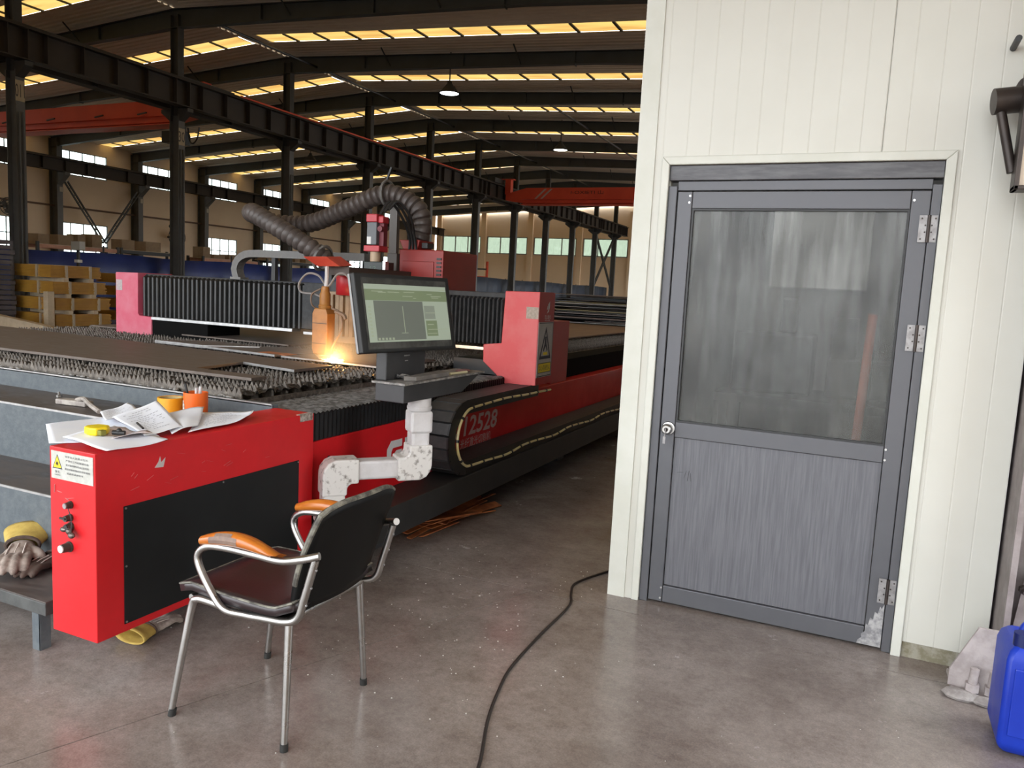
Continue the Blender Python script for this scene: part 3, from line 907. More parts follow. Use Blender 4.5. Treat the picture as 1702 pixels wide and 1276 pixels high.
# ================================================================ STEEL FRAME OF THE HALL
def hsec(mb, cx_, cy_, z0, z1, dx, dy, t=0.03):
    """H section: flanges face +-x, web along x"""
    mb.box(cx_ - dx / 2, cx_ - dx / 2 + t, cy_ - dy / 2, cy_ + dy / 2, z0, z1)
    mb.box(cx_ + dx / 2 - t, cx_ + dx / 2, cy_ - dy / 2, cy_ + dy / 2, z0, z1)
    mb.box(cx_ - dx / 2 + t, cx_ + dx / 2 - t, cy_ - t / 2, cy_ + t / 2, z0, z1)
    return mb
RB = (7.47, 8.38)      # runway beam bottom and top
colrows = ROWS[3:14]
for k, y in enumerate(colrows):
    c = thing('steel_column', '%s dark steel column from the left in the row under the runway beam' % ORD[k], 'column', (XC, y, 0), 'columns under the crane runway beam')
    lo = MB()
    hsec(lo, XC, y, 0, RB[0] - .25, 0.46, 0.28)
    lo.build('lower_shaft', COLSTEEL, c)
    up = MB()
    hsec(up, XC, y, RB[0] - .25, 10.72, 0.38, 0.27)
    up.build('upper_shaft', DARKSTEEL, c)
    br = MB()
    for s in (1, -1):
        br.prism([(XC + s * .19, y - .13, RB[0] - .03), (XC + s * .66, y - .13, RB[0] - .03), (XC + s * .66, y - .13, RB[0] - .16), (XC + s * .24, y - .13, RB[0] - .46), (XC + s * .19, y - .13, RB[0] - .46)], (0, .26, 0))
    br.build('bracket', DARKSTEEL, c)
    MB().box(XC - .45, XC + .45, y - .35, y + .35, 0, .04).build('base_plate', COLSTEEL, c)
    if k < 2:
        pz = 6.62 if k == 0 else 6.45
        MB().box(XC + .235, XC + .245, y - .15, y + .13, pz - .3, pz + .3).build('number_plate', mat('dusty_number_plate', (0.42, 0.36, 0.26), rough=.6), c)
        text('number', '011' if k == 0 else '30', .38, (XC + .247, y - .02, pz), (0, 1, 0), (0, 0, 1), INK, c, width=.28)
    if k in (0, 1, 2):
        for q in range(2):
            MB().cyl((XC + .27, y - .06 + .12 * q, 0), (XC + .27, y - .06 + .12 * q, 6.0), .025, 8).build('conduit', COLSTEEL, c)

def runway(name, label, x, ys_, z0, z1, stiff, red):
    t = thing(name, label, 'beam', (x, ys_[0], z0))
    for a, b in zip(ys_[:-1], ys_[1:]):
        m = MB()
        m.box(x - .2, x + .2, a, b, z0, z0 + .035).box(x - .24, x + .24, a, b, z1 - .035, z1).box(x - .012, x + .012, a, b, z0 + .035, z1 - .035)
        m.build('girder', RUNWAY, t)
        n = stiff
        for i in range(n):
            yy = a + (b - a) * (i + .5) / n
            MB().box(x - .19, x + .19, yy - .012, yy + .012, z0 + .035, z1 - .035).build('stiffener', RUNWAY, t)
        MB().box(x - .19, x + .19, a - .02, a + .02, z0 + .035, z1 - .035).build('end_stiffener', RUNWAY, t)
    MB().box(x - .04, x + .04, ys_[0], ys_[-1], z1, z1 + .12).build('rail', RUNWAY, t)
    if red:
        MB().box(x + .26, x + .30, 24.0, 42.0, z1 + .02, z1 + .08).build('conductor_rail', CRANERED, t)
    return t
runway('runway_beam', 'long brown black crane runway beam running diagonally across the hall', XC + .47, [9.6] + colrows + [78.0], RB[0], RB[1], 5, True)
runway('runway_beam', 'dark crane runway beam on the far side of the middle columns', XC - .47, [9.6] + colrows + [78.0], RB[0], RB[1], 1, False)
runway('runway_beam', 'dark crane runway beam in front of the upper left windows', WX + 1.2, ROWS[5:15], 7.40, 8.16, 2, False)

# rafters: tapered I beams on every frame, both slopes
def rafter(y, k):
    t = thing('roof_rafter', '%s slate painted roof rafter counted from the front of the hall' % ORD[k], 'rafter', (XC, y, 10.0), 'roof rafters')
    for s, xe in ((1, 1.0), (-1, WX)):
        pts = [XC, XC + s * 5.0, XC + s * 14.0, xe]
        dep = [.62, .52, .40, .62]
        m = MB()
        for i in range(3):
            a, b = pts[i], pts[i + 1]
            ta, tb = rz(a) - .16, rz(b) - .16
            ba, bb = ta - dep[i], tb - dep[i + 1]
            m.prism([(a, y - .01, ba), (b, y - .01, bb), (b, y - .01, tb), (a, y - .01, ta)], (0, .02, 0))
            m.prism([(a, y - .13, ba), (b, y - .13, bb), (b, y - .13, bb - .02), (a, y - .13, ba - .02)], (0, .26, 0))
            m.prism([(a, y - .13, ta), (b, y - .13, tb), (b, y - .13, tb + .02), (a, y - .13, ta + .02)], (0, .26, 0))
        m.build('rafter_beam', RAFTER, t)
        for px_ in (4.0, 8.6, 13.2, 17.8):
            x = XC + s * px_
            MB().box(x - .012, x + .012, y - .12, y + .12, rz(x) - .16 - .48, rz(x) - .15).build('stiffener_plate', RAFTER, t)
        for px_ in (5.2, 11.0):
            x = XC + s * px_
            MB().bar((x, y, rz(x) - .55), (x, y - .7, rz(x) - .03), .04, .04).build('purlin_stay', RAFTER, t)
for k, y in enumerate(ROWS[2:14]):
    rafter(y, k)
for i, (x, lab) in enumerate(((-22.3, 'dark tie tube between rafters just right of the middle columns'), (-14.2, 'dark tie tube between rafters above the centre of the right bay'), (-8.2, 'dark tie tube between rafters nearest the white booth'), (-31.5, 'dark tie tube between rafters over the left bay'))):
    o = MB().cyl((x, (21.6, 33.6, 33.6, 21.6)[i], rz(x) - .55), (x, 80, rz(x) - .55), .05, 8).build('tie_tube', BLACK, org=(x, 30, rz(x) - .42), smooth=True)
    tag(o, lab, 'tie tube', 'tie tubes between the rafters')

# columns along the left wall
wrow = ROWS[5:14]
for k, y in enumerate(wrow):
    c = thing('wall_column', '%s grey steel column from the left along the far left wall' % ORD[k], 'column', (WX + .35, y, 0), 'columns along the left wall')
    m = MB()
    hsec(m, WX + .4, y, 0, 9.5, .75, .38)
    m.build('shaft', COLSTEEL, c)
    MB().prism([(WX + .7, y - .16, 7.38), (WX + 1.5, y - .16, 7.38), (WX + 1.5, y - .16, 7.2), (WX + .75, y - .16, 6.6)], (0, .32, 0)).build('bracket', COLSTEEL, c)
    MB().box(WX + .8, WX + .815, y - .05, y + .2, 6.2, 6.5).build('number_plate', mat('pale_plate', (0.4, .36, .3), rough=.6), c)
def brace(name, lab, pts, x, double=True):
    t = thing(name, lab, 'brace', (x, pts[0][0], min(pts[0][1], pts[-1][1])))
    for a, b in zip(pts[:-1], pts[1:]):
        for d in (-.12, .12):
            MB().bar((x, a[0] + d, a[1]), (x, b[0] + d, b[1]), .09, .09, up=(1, 0, 0)).build('brace_bar', DARKSTEEL, t)
        n = 9
        for i in range(1, n):
            yy = a[0] + (b[0] - a[0]) * i / n
            zz = a[1] + (b[1] - a[1]) * i / n
            MB().bar((x, yy - .12, zz), (x, yy + .12, zz + .02), .05, .05, up=(1, 0, 0)).build('lacing', DARKSTEEL, t)
brace('wall_brace', 'dark steel V brace on the left wall between two columns', [(33.9, 6.9), (36.6, 3.2), (39.3, 6.9)], WX + .9)
def xbrace(name, lab, x, y0, y1, z0, z1):
    t = thing(name, lab, 'brace', (x, y0, z0))
    for p, q in (((y0, z0), (y1, z1)), ((y0, z1), (y1, z0))):
        for d in (-.16, .16):
            MB().bar((x, p[0] + d, p[1]), (x, q[0] + d, q[1]), .1, .1, up=(1, 0, 0)).build('brace_bar', DARKSTEEL, t)
        for i in range(1, 10):
            yy = p[0] + (q[0] - p[0]) * i / 10
            zz = p[1] + (q[1] - p[1]) * i / 10
            MB().bar((x, yy - .16, zz), (x, yy + .16, zz), .06, .06, up=(1, 0, 0)).build('lacing', DARKSTEEL, t)
xbrace('cross_brace', 'dark lattice X brace between the last two columns of the row', XC, 69.9, 75.3, 2.2, 7.0)
# pipe rail along left wall
o = MB().cyl((WX + .25, 22, 5.35), (WX + .25, 80, 5.35), .06, 8).build('wall_pipe', mat('rusty_pipe', (0.14, 0.09, 0.07), rough=.6), org=(WX + .25, 22, 5.35), smooth=True)
tag(o, 'thin brown pipe running along the far left wall above the windows', 'pipe')
def wall_fan(lab, y, z, r):
    f = thing('wall_fan', lab, 'fan', (WX + .9, y, z))
    m = MB()
    for q in range(3):
        rr = r * (1 - q * .3)
        m.tube([(WX + .95 + .05 * q, y + rr * math.cos(a * math.pi / 12), z + rr * math.sin(a * math.pi / 12)) for a in range(24)], .025, 6, closed=True)
    for a in range(8):
        an = a * math.pi / 4
        m.cyl((WX + .98, y, z), (WX + .95, y + r * math.cos(an), z + r * math.sin(an)), .012, 5)
    m.build('guard', DARKSTEEL, f)
    MB().cyl((WX + .6, y, z), (WX + 1.02, y, z), .12, 12).build('motor', DARKSTEEL, f)
    b = MB()
    for a in range(3):
        an = a * math.pi * 2 / 3 + .4
        d = V(0, math.cos(an), math.sin(an))
        e = V(0, -math.sin(an), math.cos(an))
        c = V(WX + .9, y, z)
        b.add([c + d * .1 - e * .08, c + d * r * .85 - e * .22 + V(.06, 0, 0), c + d * r * .85 + e * .22 - V(.06, 0, 0), c + d * .1 + e * .08], [(0, 1, 2, 3)])
    b.build('blades', mat('grey_fan_blade', (0.12, .12, .12), rough=.5), f, solid=.01)
    MB().box(WX - .0, WX + .65, y - .05, y + .05, z - .06, z + .06).build('wall_arm', DARKSTEEL, f)
wall_fan('round dark wall fan between the second and third lower windows', 42.6, 4.1, .75)
wall_fan('round dark wall fan at the left edge of the picture', 30.2, 4.9, .5)

# ================================================================ CRANES AND LAMPS
def girder(t, x0, x1, y, z0, z1, m, ends):
    b = MB()
    b.prism([(x0, y - .22, z0 + .3), (x0, y - .22, z1 - .4), (x0 + 1.5, y - .22, z1), (x1 - 1.5, y - .22, z1), (x1, y - .22, z1 - .4), (x1, y - .22, z0 + .3), (x1 - 1.3, y - .22, z0 + .12), (x0 + 1.3, y - .22, z0 + .12)], (0, .44, 0))
    b.build('box_girder', m, t)
    b = MB().box(x0 + 1.2, x1 - 1.2, y - .40, y + .40, z0, z0 + .03).box(x0 + 1.2, x1 - 1.2, y - .06, y + .06, z0 + .03, z0 + .12)
    b.build('lower_flange', m, t)
    MB().box(x0 + 1.2, x1 - 1.5, y - .34, y + .34, z0 + .34, z0 + .38).build('side_ledge', m, t)
    for xb, zr in ends:
        MB().box(xb - .12, xb + .12, y - 1.4, y + 1.4, zr, zr + .3).build('end_carriage', DARKSTEEL, t)
        xg = min(max(xb, x0 + .2), x1 - .2)
        MB().box(min(xb - .1, xg - .3), max(xb + .1, xg + .3), y - .2, y + .2, zr + .3, zr + .36).box(xg - .28, xg + .12 if xg > xb else xg + .28, y - .2, y + .2, z1 - .4, zr + .3).build('end_bracket', m, t)
cr1 = thing('bridge_crane', 'red overhead bridge crane in the left bay with a dark hoist', 'crane', (-35, 23.4, 7.3))
girder(cr1, -46.2, -24.55, 23.4, 7.30, 8.28, CRANERED, ((WX + 1.2, 8.28), (XC - .47, 8.50)))
hz1 = MB().box(-26.2, -25.5, 23.0, 23.8, 6.6, 7.05).cyl((-26.3, 23.4, 6.85), (-25.3, 23.4, 6.85), .24, 14).box(-26.0, -25.9, 23.2, 23.6, 7.0, 7.32).box(-25.6, -25.5, 23.2, 23.6, 7.0, 7.32)
hz1 = hz1.build('hoist', BLACK, cr1, bevel=.02)
MB().tube(smoothpath([(-25.2, 23.4, 7.2), (-25.1, 23.4, 6.7), (-24.9, 23.4, 6.6), (-24.7, 23.4, 6.8), (-24.6, 23.4, 7.2)], 5), .03, 6).build('festoon_cable', BLACK, cr1)
MB().cyl((-26.0, 23.4, 6.6), (-26.0, 23.4, 3.4), .02, 6).cyl((-25.7, 23.4, 6.6), (-25.7, 23.4, 4.2), .015, 6).build('chain', BLACK, cr1)
MB().lathe([(0, .2), (.06, .18), (.1, .0), (.18, -.15), (.1, -.3), (0, -.3)], (-26.0, 23.4, 3.5), 12).build('hook_block', BLACK, cr1)
for x in (-42, -39, -36, -33, -30, -27.5):
    MB().bar((x, 22.98, 7.72), (x + .5, 22.98, 7.78), .05, .05).build('cable_bracket', DARKSTEEL, cr1)
# bracket for the right end of the second crane is the outer wall rail
ro = MB().box(.35, .75, 30, 80, 7.6, 8.3).build('wall_crane_rail', RUNWAY, org=(.55, 30, 7.6))
tag(ro, 'dark crane rail along the right outer wall', 'rail')
cr2 = thing('bridge_crane', 'red overhead bridge crane with white slashes in the far right bay', 'crane', (-12, 48.4, 7.1))
girder(cr2, -22.95, .75, 48.4, 7.15, 8.25, CRANERED, ((XC + .47, 8.50), (.55, 8.3)))
for q in range(2):
    x = -20.35 + q * .42
    MB().prism([(x - .55, 48.17, 7.5), (x - .40, 48.17, 7.5), (x + .35, 48.17, 8.18), (x + .2, 48.17, 8.18)], (0, .01, 0)).build('slash_mark', mat('dull_white_mark', (.5, .42, .4), rough=.6), cr2)
text('girder_lettering', 'I-OXIETI 山', .26, (-17.2, 48.165, 7.95), (1, 0, 0), (0, 0, 1), BLACK, cr2, width=2.2)
def pendant(lab, x, y, zl, lit=True):
    t = thing('pendant_lamp', lab, 'lamp', (x, y, zl), 'high bay pendant lamps')
    MB().cyl((x, y, zl + .45), (x, y, rz(x) - .02), .025, 6).build('rod', DARKSTEEL, t)
    MB().lathe([(.02, .5), (.09, .46), (.10, .38), (.18, .28), (.40, .02), (.40, 0), (.38, 0), (.17, .26), (.02, .3)], (x, y, zl), 20).build('lamp_shade', DARKSTEEL, t, smooth=True)
    MB().cyl((x, y, zl + .015), (x, y, zl + .05), .37, 20).build('lamp_glass', LAMPGLOW if lit else DARKSTEEL, t)
pendant('lit pendant lamp hanging on a long rod in front of the second bright roof strip', -15.9, 27.75, 9.05)
pendant('lit pendant lamp further back right of the hall centre', -15.9, 39.9, 9.05)
pendant('lit pendant lamp above the far red crane', -15.9, 60.0, 9.05)
pendant('unlit dark pendant lamp hanging left of the second column', -33.5, 41, 9.05, False)
pendant('unlit dark pendant lamp between the second and third columns', -32.8, 47, 9.05, False)

# ================================================================ BACKGROUND FLOOR THINGS
tp = thing('tarpaulin_fence', 'blue tarpaulin fence hung along the column row behind the machine', 'tarpaulin', (XC - .5, 14, 0))
def tarp(y0, y1, z1, m, nm):
    mb = MB()
    n = int((y1 - y0) / .25)
    mb.grid(lambda u, v: V(XC - .55 + .05 * math.sin(u * (y1 - y0) * 3.1) + .03 * math.sin(u * (y1 - y0) * 7.7), y0 + (y1 - y0) * u, .05 + (z1 - .05 + .03 * math.sin(u * 23)) * v), n, 3)
    mb.build(nm, m, tp, smooth=True, solid=.01)
tarp(12, 33.5, 2.02, BLUETARP, 'tarpaulin')
tarp(33.7, 76, 2.25, SHADETARP, 'tarpaulin')
for y in range(13, 76, 3):
    MB().cyl((XC - .65, y, 0), (XC - .65, y, 2.3), .03, 8).build('post', DARKSTEEL, tp)

def rack(lab, short, x, y0, y1, zs, beam, n, seed, posts=True):
    rnd = random.Random(seed)
    t = thing('storage_rack', lab, 'rack', (x, y0, 0))
    for y in (y0, y1):
        for dx in (0, 1.0):
            MB().box(x - dx - .05, x - dx + .05, y - .05, y + .05, 0, zs[-1] + (.1 if posts else 0)).build('upright', DARKSTEEL, t)
    for z in zs:
        MB().box(x - .03, x + .03, y0, y1, z - .14, z).box(x - 1.03, x - .97, y0, y1, z - .14, z).build('shelf_beam', beam, t)
        MB().box(x - 1.0, x, y0, y1, z, z + .02).build('shelf_deck', TIMBER, t)
    y = y0 + .1
    i = 0
    while y < y1 - .6:
        w = rnd.uniform(.35, .9)
        h = rnd.uniform(.18, .55)
        c = MB().box(x - .8, x - .1, y, y + w, zs[-1] + .02, zs[-1] + .02 + h).build('carton', CARTON, org=(x - .45, y + w / 2, zs[-1] + .02), bevel=.01)
        tag(c, '%s carton from the left on the %s' % (ORD[min(i, 13)], short), 'carton', 'cartons on the racks behind the tarpaulin')
        i += 1
        y += w + rnd.uniform(.15, .7)
rack('storage rack with a pale beam above the blue tarpaulin at far left', 'pale beamed rack at far left', -30, 20.4, 24.0, (1.2, 2.36), SHELFPINK, 5, 3)
rack('dark storage rack in front of the first lower window', 'dark rack before the first window', -31, 25.0, 28.4, (1.2, 2.40), DARKSTEEL, 4, 5)
rack('storage rack with a salmon beam left of the second column', 'salmon beamed rack', -30, 28.8, 32.6, (1.2, 2.28), SHELFPINK, 6, 8)
rack('dark storage rack right of the second column', 'dark rack right of the second column', -31, 34.4, 38.6, (1.2, 2.45), DARKSTEEL, 5, 11)
# bundles of ochre steel profiles
def bundle(lab, x0, x1, y0, y1, z0, h, n):
    t = thing('steel_bundle', lab, 'steel bundle', ((x0 + x1) / 2, (y0 + y1) / 2, z0), 'bundles of ochre steel profiles')
    for i in range(n):
        za = z0 + h * i / n
        j = random.uniform(-.015, .015)
        MB().box(x0 + j, x1 + j, y0 - j, y1 + j, za + .006, za + h / n).build('profile', BUNDLE, t)
    MB().box(x0 + .04, x1 - .03, y0 + .04, y1 - .04, z0 + .005, z0 + h - .01).build('core', BUNDLEDARK, t)
    for fy in (.3, .78):
        yy = y0 + (y1 - y0) * fy
        MB().box(x0 - .03, x1 + .03, yy - .025, yy + .025, z0 - .012, z0 + h + .012).build('strap', STRAP, t)
    MB().box(x0 + (x1 - x0) * .62, x0 + (x1 - x0) * .66, y0 - .03, y1 + .03, z0 - .012, z0 + h + .012).build('strap', STRAP, t)
NM = ['bottom', 'third from top', 'second from top', 'topmost']
for L in range(4):
    z = .12 + L * .375
    j = (.10, .08, .02, -.06)[L]
    bundle('%s ochre steel bundle in the front stack left of the machine gantry' % NM[L], -18.5, -17.15 + j * 1.0, 12.0, 13.35 + j, z, .28, 9)
    for q, yy in enumerate((12.35, 13.0)):
        s = MB().box(-18.4, -17.1 + j, yy - .06, yy + .06, z - (.12 if L == 0 else .095), z - .002).build('timber_spacer', TIMBER, org=(-18.2, yy, z - .1), bevel=.006)
        tag(s, '%s timber spacer under the %s bundle of the front ochre stack' % (('front', 'rear')[q], NM[L]), 'spacer', 'timber spacers under the ochre bundles')
for L in range(4):
    z = .12 + L * .34
    bundle('%s ochre steel bundle in the rear stack partly behind the gantry foot' % NM[L], -19.6, -18.0, 15.0, 17.4, z, .25, 8)
    s = MB().box(-19.5, -17.95, 16.0, 16.12, z - (.12 if L == 0 else .088), z - .002).build('timber_spacer', TIMBER, org=(-18.7, 16, z - .1))
    tag(s, 'timber spacer under the %s bundle of the rear ochre stack' % NM[L], 'spacer', 'timber spacers under the ochre bundles')
o = MB().box(-17.08, -16.92, 11.72, 11.88, 0, .93).build('timber_post', TIMBER, org=(-17.0, 11.8, 0), bevel=.008)
tag(o, 'pale upright timber post leaning against the front ochre stack', 'post')
o = MB().bar((-17.6, 10.7, .34), (-15.2, 10.7, .13), .16, .24).build('timber_beam', TIMBER, org=(-16.4, 10.7, .0), bevel=.01)
tag(o, 'long pale timber beam lying in front of the ochre stack', 'beam')
t = thing('dark_plate_stack', 'stack of dark grey steel plates at the left picture edge', 'plate stack', (-19.6, 11.4, 0))
for i in range(18):
    j = random.uniform(-.05, .05)
    MB().box(-21, -18.1 + j, 10.9 + j, 11.75, i * .115, i * .115 + .09).build('plate', mat('grey_violet_steel', (.08, .075, .085), (.12, .11, .12), scale=3, rough=.5), t)
# pipe rack in front of the end wall
t = thing('pipe_stand', 'low red rack with upright posts in front of the far end wall', 'rack', (-43, 76, 0))
MB().box(-46, -38, 75.9, 76.1, 2.6, 2.8).build('rail', CRANERED, t)
MB().box(-46, -38, 75.9, 76.1, 3.5, 3.65).build('rail', DARKSTEEL, t)
for i in range(6):
    MB().box(-45.5 + i * 1.1, -45.38 + i * 1.1, 75.9, 76.1, 0, 4.6).build('post', DARKSTEEL, t)
MB().box(-38.1, -37.9, 75.9, 76.1, 0, 4.4).build('post', CRANERED, t)
# bollard board with tags on the tarp
o = thing('switch_box', 'grey switch box on a post at the left end of the tarpaulin', 'switch box', (-22.9, 16.9, 0))
MB().cyl((-22.9, 16.9, 0), (-22.9, 16.9, 2.3), .05, 10).build('post', BLACK, o)
MB().box(-23.1, -22.7, 16.8, 17.0, 2.05, 2.32).build('box', mat('pale_grey_box', (.45, .45, .42), rough=.5), o, bevel=.01)
MB().box(-22.98, -22.82, 16.82, 16.98, 1.66, 1.75).build('tag', mat('white_tag', (.7, .7, .68), rough=.6), o)

# ================================================================ LASER CUTTING MACHINE
BX0, BX1 = -7.10, -2.86          # bed between the rails
SY, SZT = 3.02, 0.936             # first slat, tooth tips
mc = thing('laser_cutting_bed', 'long red and grey laser cutting bed with rows of toothed slats', 'machine', (-4.7, 3.0, 0))
XB = -2.40                       # red side skin
MB().box(-2.60, XB, 2.975, 18.5, 0.345, 0.716).build('red_side_panel', RED, mc, bevel=.004)
MB().box(-2.78, -2.52, 5.5, 18.5, 0.716, 0.885).build('rail_beam', mat('shadow_black_rail', (.005, .005, .006), rough=.9, spec=.1), mc)  # recess shadow painted into the rail beam's black
MB().box(-2.86, -2.62, 2.975, 18.5, 0.10, 0.82).build('inner_frame', DARKSTEEL, mc)
MB().box(-7.5, -7.16, 2.975, 18.5, 0.10, 0.84).build('far_rail_beam', DARKSTEEL, mc)
MB().box(-7.16, -2.86, 3.0, 18.5, 0.55, 0.70).build('slag_tray', DARKSTEEL, mc)
MB().box(-7.5, -2.62, 2.955, 3.0, 0.30, 0.880).build('front_frame', BLUEGREY, mc, bevel=.003)
MB().box(BX1, BX1 + .02, 3.0, 18.5, .70, .872).build('right_slat_holder', SLAT, mc)
# stepped grey front
def step(y0, y1, z0, z1, x1, nm='step'):
    s = MB().box(-9.0, x1, y0, y1, z0, z1).build(nm, BLUEGREY, mc, bevel=.003)
    MB().box(-8.99, x1 - .004, y0 + .004, y1, z1, z1 + .004).build('tread_plate', OILYTREAD, s)
    MB().box(-9.0, x1, y0 - .002, y0 + .006, z1 - .004, z1 + .006).build('bright_edge', CUTEDGE, s)
    return s
step(2.585, 2.955, 0.30, 0.776, -2.64)
step(2.225, 2.585, 0.10, 0.486, -2.66)
MB().box(-9.0, -2.625, 2.955, 2.96, .872, .884).build('bright_edge', CUTEDGE, mc)
# letters on the side
text('machine_lettering', '12528', .135, (XB, 4.82, .573), (0, 1, 0), (0, .0, 1), LETTER, mc, width=.52, shear=.15, bold=.02)
text('machine_lettering', '光纤激光切割机', .07, (XB, 4.75, .455), (0, 1, 0), (0, 0, 1), LETTER, mc, width=.46, bold=.006)
# the big letter G
gm = MB()
for poly in ([(3.645, .50), (3.645, .57), (3.685, .613), (3.80, .613), (3.80, .57), (3.705, .57), (3.69, .55), (3.69, .50)],
             [(3.72, .505), (3.72, .535), (3.74, .552), (3.80, .552), (3.80, .505)],
             [(3.83, .49), (3.83, .613), (3.88, .613), (3.88, .49)]):
    gm.prism([(XB + .0005, y, z) for y, z in poly], (.0008, 0, 0))
gm.build('big_letter', LOGOWHITE, mc)
gm = MB()
for poly in ([(4.40, .505), (4.40, .54), (4.47, .54), (4.47, .64 - .10), (4.50, .54), (4.50, .505)],):
    gm.prism([(XB + .0005, y, z) for y, z in poly], (.0008, 0, 0))
gm.build('hidden_letter_foot', LETTER, mc)
for y, z in ((3.12, .62),):
    MB().cyl((XB - .002, y, z), (XB + .004, y, z), .009, 12).build('bolt', BLACK, mc, smooth=True)

# slats: shared meshes, each its own object
def slat_mesh(seed):
    rnd = random.Random(seed)
    mb = MB()
    TH = .034
    p = 0.033
    n = int((BX1 - BX0) / p)
    for th in (0,):
        top = []
        bot = []
        x = BX0
        pts = []
        for i in range(n):
            h = rnd.uniform(.78, 1.0) if rnd.random() < .85 else rnd.uniform(.35, .8)
            xm = x + p / 2 + rnd.uniform(-.006, .006)
            pts += [(x, 0.0), (xm - .003, TH * h), (xm + .003, TH * h)]
            x += p
        pts.append((x, 0.0))
        base = SZT - TH
        zb = .80
        k = len(pts)
        T = .0035
        vs = []
        for px_, h in pts:
            w = rnd.uniform(-.003, .003) if h > 0 else 0
            vs.append((px_, -T + w, base + h))
        for px_, h in pts:
            vs.append((px_, -T, zb))
        vs2 = [(a, b + 2 * T, c) for a, b, c in vs]
        N = len(vs)
        fs = []
        for i in range(k - 1):
            fs.append((i, k + i, k + i + 1, i + 1))
            fs.append((N + i, N + i + 1, N + k + i + 1, N + k + i))
            fs.append((i, i + 1, N + i + 1, N + i))
        mb.add(vs + vs2, fs)
    # slag lumps welded on the teeth
    for i in range(60 if seed else 0):
        xx = rnd.uniform(BX0, BX1)
        r = rnd.uniform(.004, .008)
        zc = SZT - TH + rnd.uniform(.0, .03)
        yy = rnd.uniform(-.014, .014)
        mb.add([(xx + r, yy, zc), (xx - r, yy, zc), (xx, yy + r, zc), (xx, yy - r, zc), (xx, yy, zc + r * 1.3), (xx, yy, zc - r)],
               [(0, 2, 4), (2, 1, 4), (1, 3, 4), (3, 0, 4), (2, 0, 5), (1, 2, 5), (3, 1, 5), (0, 3, 5)])
    return mb.mesh('slat', SLAT, ORG[mc.name])
SM = [slat_mesh(s) for s in (1, 2, 3, 4)]
SM0 = slat_mesh(0)
y = SY
i = 0
while y < 13.6:
    o = inst('slat', SM0 if i == 0 else SM[i % 4], mc, (0, y, 0))
    # the shared mesh is relative to the machine origin; y offset only
    i += 1
    y += 0.115 if y < 5.2 else .14
# slag crust between the slats
rs = random.Random(77)
def crust(x0, x1, y0, y1, st, zc, am):
    mb = MB()
    nx, ny = int((x1 - x0) / st), int((y1 - y0) / st)
    H = [[zc + rs.uniform(-am, am) for _ in range(ny + 1)] for _ in range(nx + 1)]
    mb.grid(lambda u, v: V(x0 + (x1 - x0) * u + rs.uniform(-.006, .006), y0 + (y1 - y0) * v + rs.uniform(-.006, .006), H[int(round(u * nx))][int(round(v * ny))]), nx, ny)
    return mb
o = crust(BX0, BX1, 3.03, 5.6, .020, .900, .016).build('slag_crust', mat('dark_sparkling_slag', (.022, .020, .019), (.17, .155, .14), scale=55, rough=.4, metal=.3, lo=.5, hi=.74), mc)
o['kind'] = 'stuff'
# metal drips and slag along the front frame
sl = MB()
rnd = random.Random(4)
for k in range(60):
    x = rnd.uniform(-6.2, -2.9)
    sl.ball((x, 2.985 + rnd.uniform(-.01, .02), .886), rnd.uniform(.006, .014), 6, 4, (1.6, 1, .6))
o = sl.build('slag_drips', CUTEDGE, mc)
o['kind'] = 'stuff'

# ribbed rail cover (bellows) between cabinet and gantry
def bellows_rail(y0, y1, pitch):
    n = int((y1 - y0) / pitch)
    top, side = [], []
    for k in range(2 * n + 1):
        dd = 0.0 if k % 2 == 0 else -.009
        yy = y0 + k * pitch / 2
        top.append([(-2.83, yy, .850 + dd), (-2.44, yy, .864 + dd), (-2.415, yy, .858 + dd)])
        side.append([(-2.415, yy, .858 + dd), (-2.412 + dd * .5, yy, .845), (-2.412 + dd * .5, yy, .716)])
    for rows, nm, m in ((top, 'rail_bellows_top', mat('oily_grey_bellows', (.035, .036, .038), (.17, .17, .17), scale=26, rough=.34, stretch=(1, 2.5, 1))), (side, 'rail_bellows_side', mat('black_bellows_side', (.007, .007, .008), (.012, .012, .013), scale=9, rough=.5, spec=.3))):
        mb = MB()
        fs = []
        for k in range(2 * n):
            for q in range(2):
                s = k * 3 + q
                fs.append((s, s + 1, s + 4, s + 3))
        mb.add([p for r in rows for p in r], fs)
        mb.build(nm, m, mc)
bellows_rail(2.985, 5.2, .034)

# side tray for the energy chain
ct = MB().box(-2.60, -2.17, 2.99, 18.5, .175, .343)
ct.build('chain_tray', mat('charcoal_tray_paint', (.014, .014, .0145), (.022, .021, .02), scale=5, rough=.55), mc, bevel=.004)
for y in (3.6, 6.5, 9.5, 12.5, 15.5):
    MB().box(-2.58, -2.42, y - .08, y + .08, 0, .175).build('support_leg', DARKSTEEL, mc)
    MB().box(-7.4, -7.2, y - .08, y + .08, 0, .12).build('support_leg', DARKSTEEL, mc)

# low step bench in front
bn = thing('step_bench', 'low grey steel bench along the foot of the machine steps', 'bench', (-5, 2.0, 0))
DBS = mat('dark_bench_steel', (.045, .047, .046), (.075, .077, .075), scale=14, rough=.5, bump=.1)
MB().box(-9.0, -2.772, 1.885, 2.22, .160, .211).build('bench_frame', DBS, bn, bevel=.003)
MB().box(-9.0, -2.774, 1.888, 2.22, .211, .216).build('bench_top', OILYTREAD, bn)
for x in (-2.83, -4.6, -6.4):
    MB().box(x - .045, x + .0, 1.90, 1.906, 0, .160).box(x - .005, x + .001, 1.90, 1.945, 0, .160).build('leg', BLUEGREY, bn)
    MB().box(x - .045, x + .001, 2.14, 2.185, 0, .160).build('leg', BLUEGREY, bn)

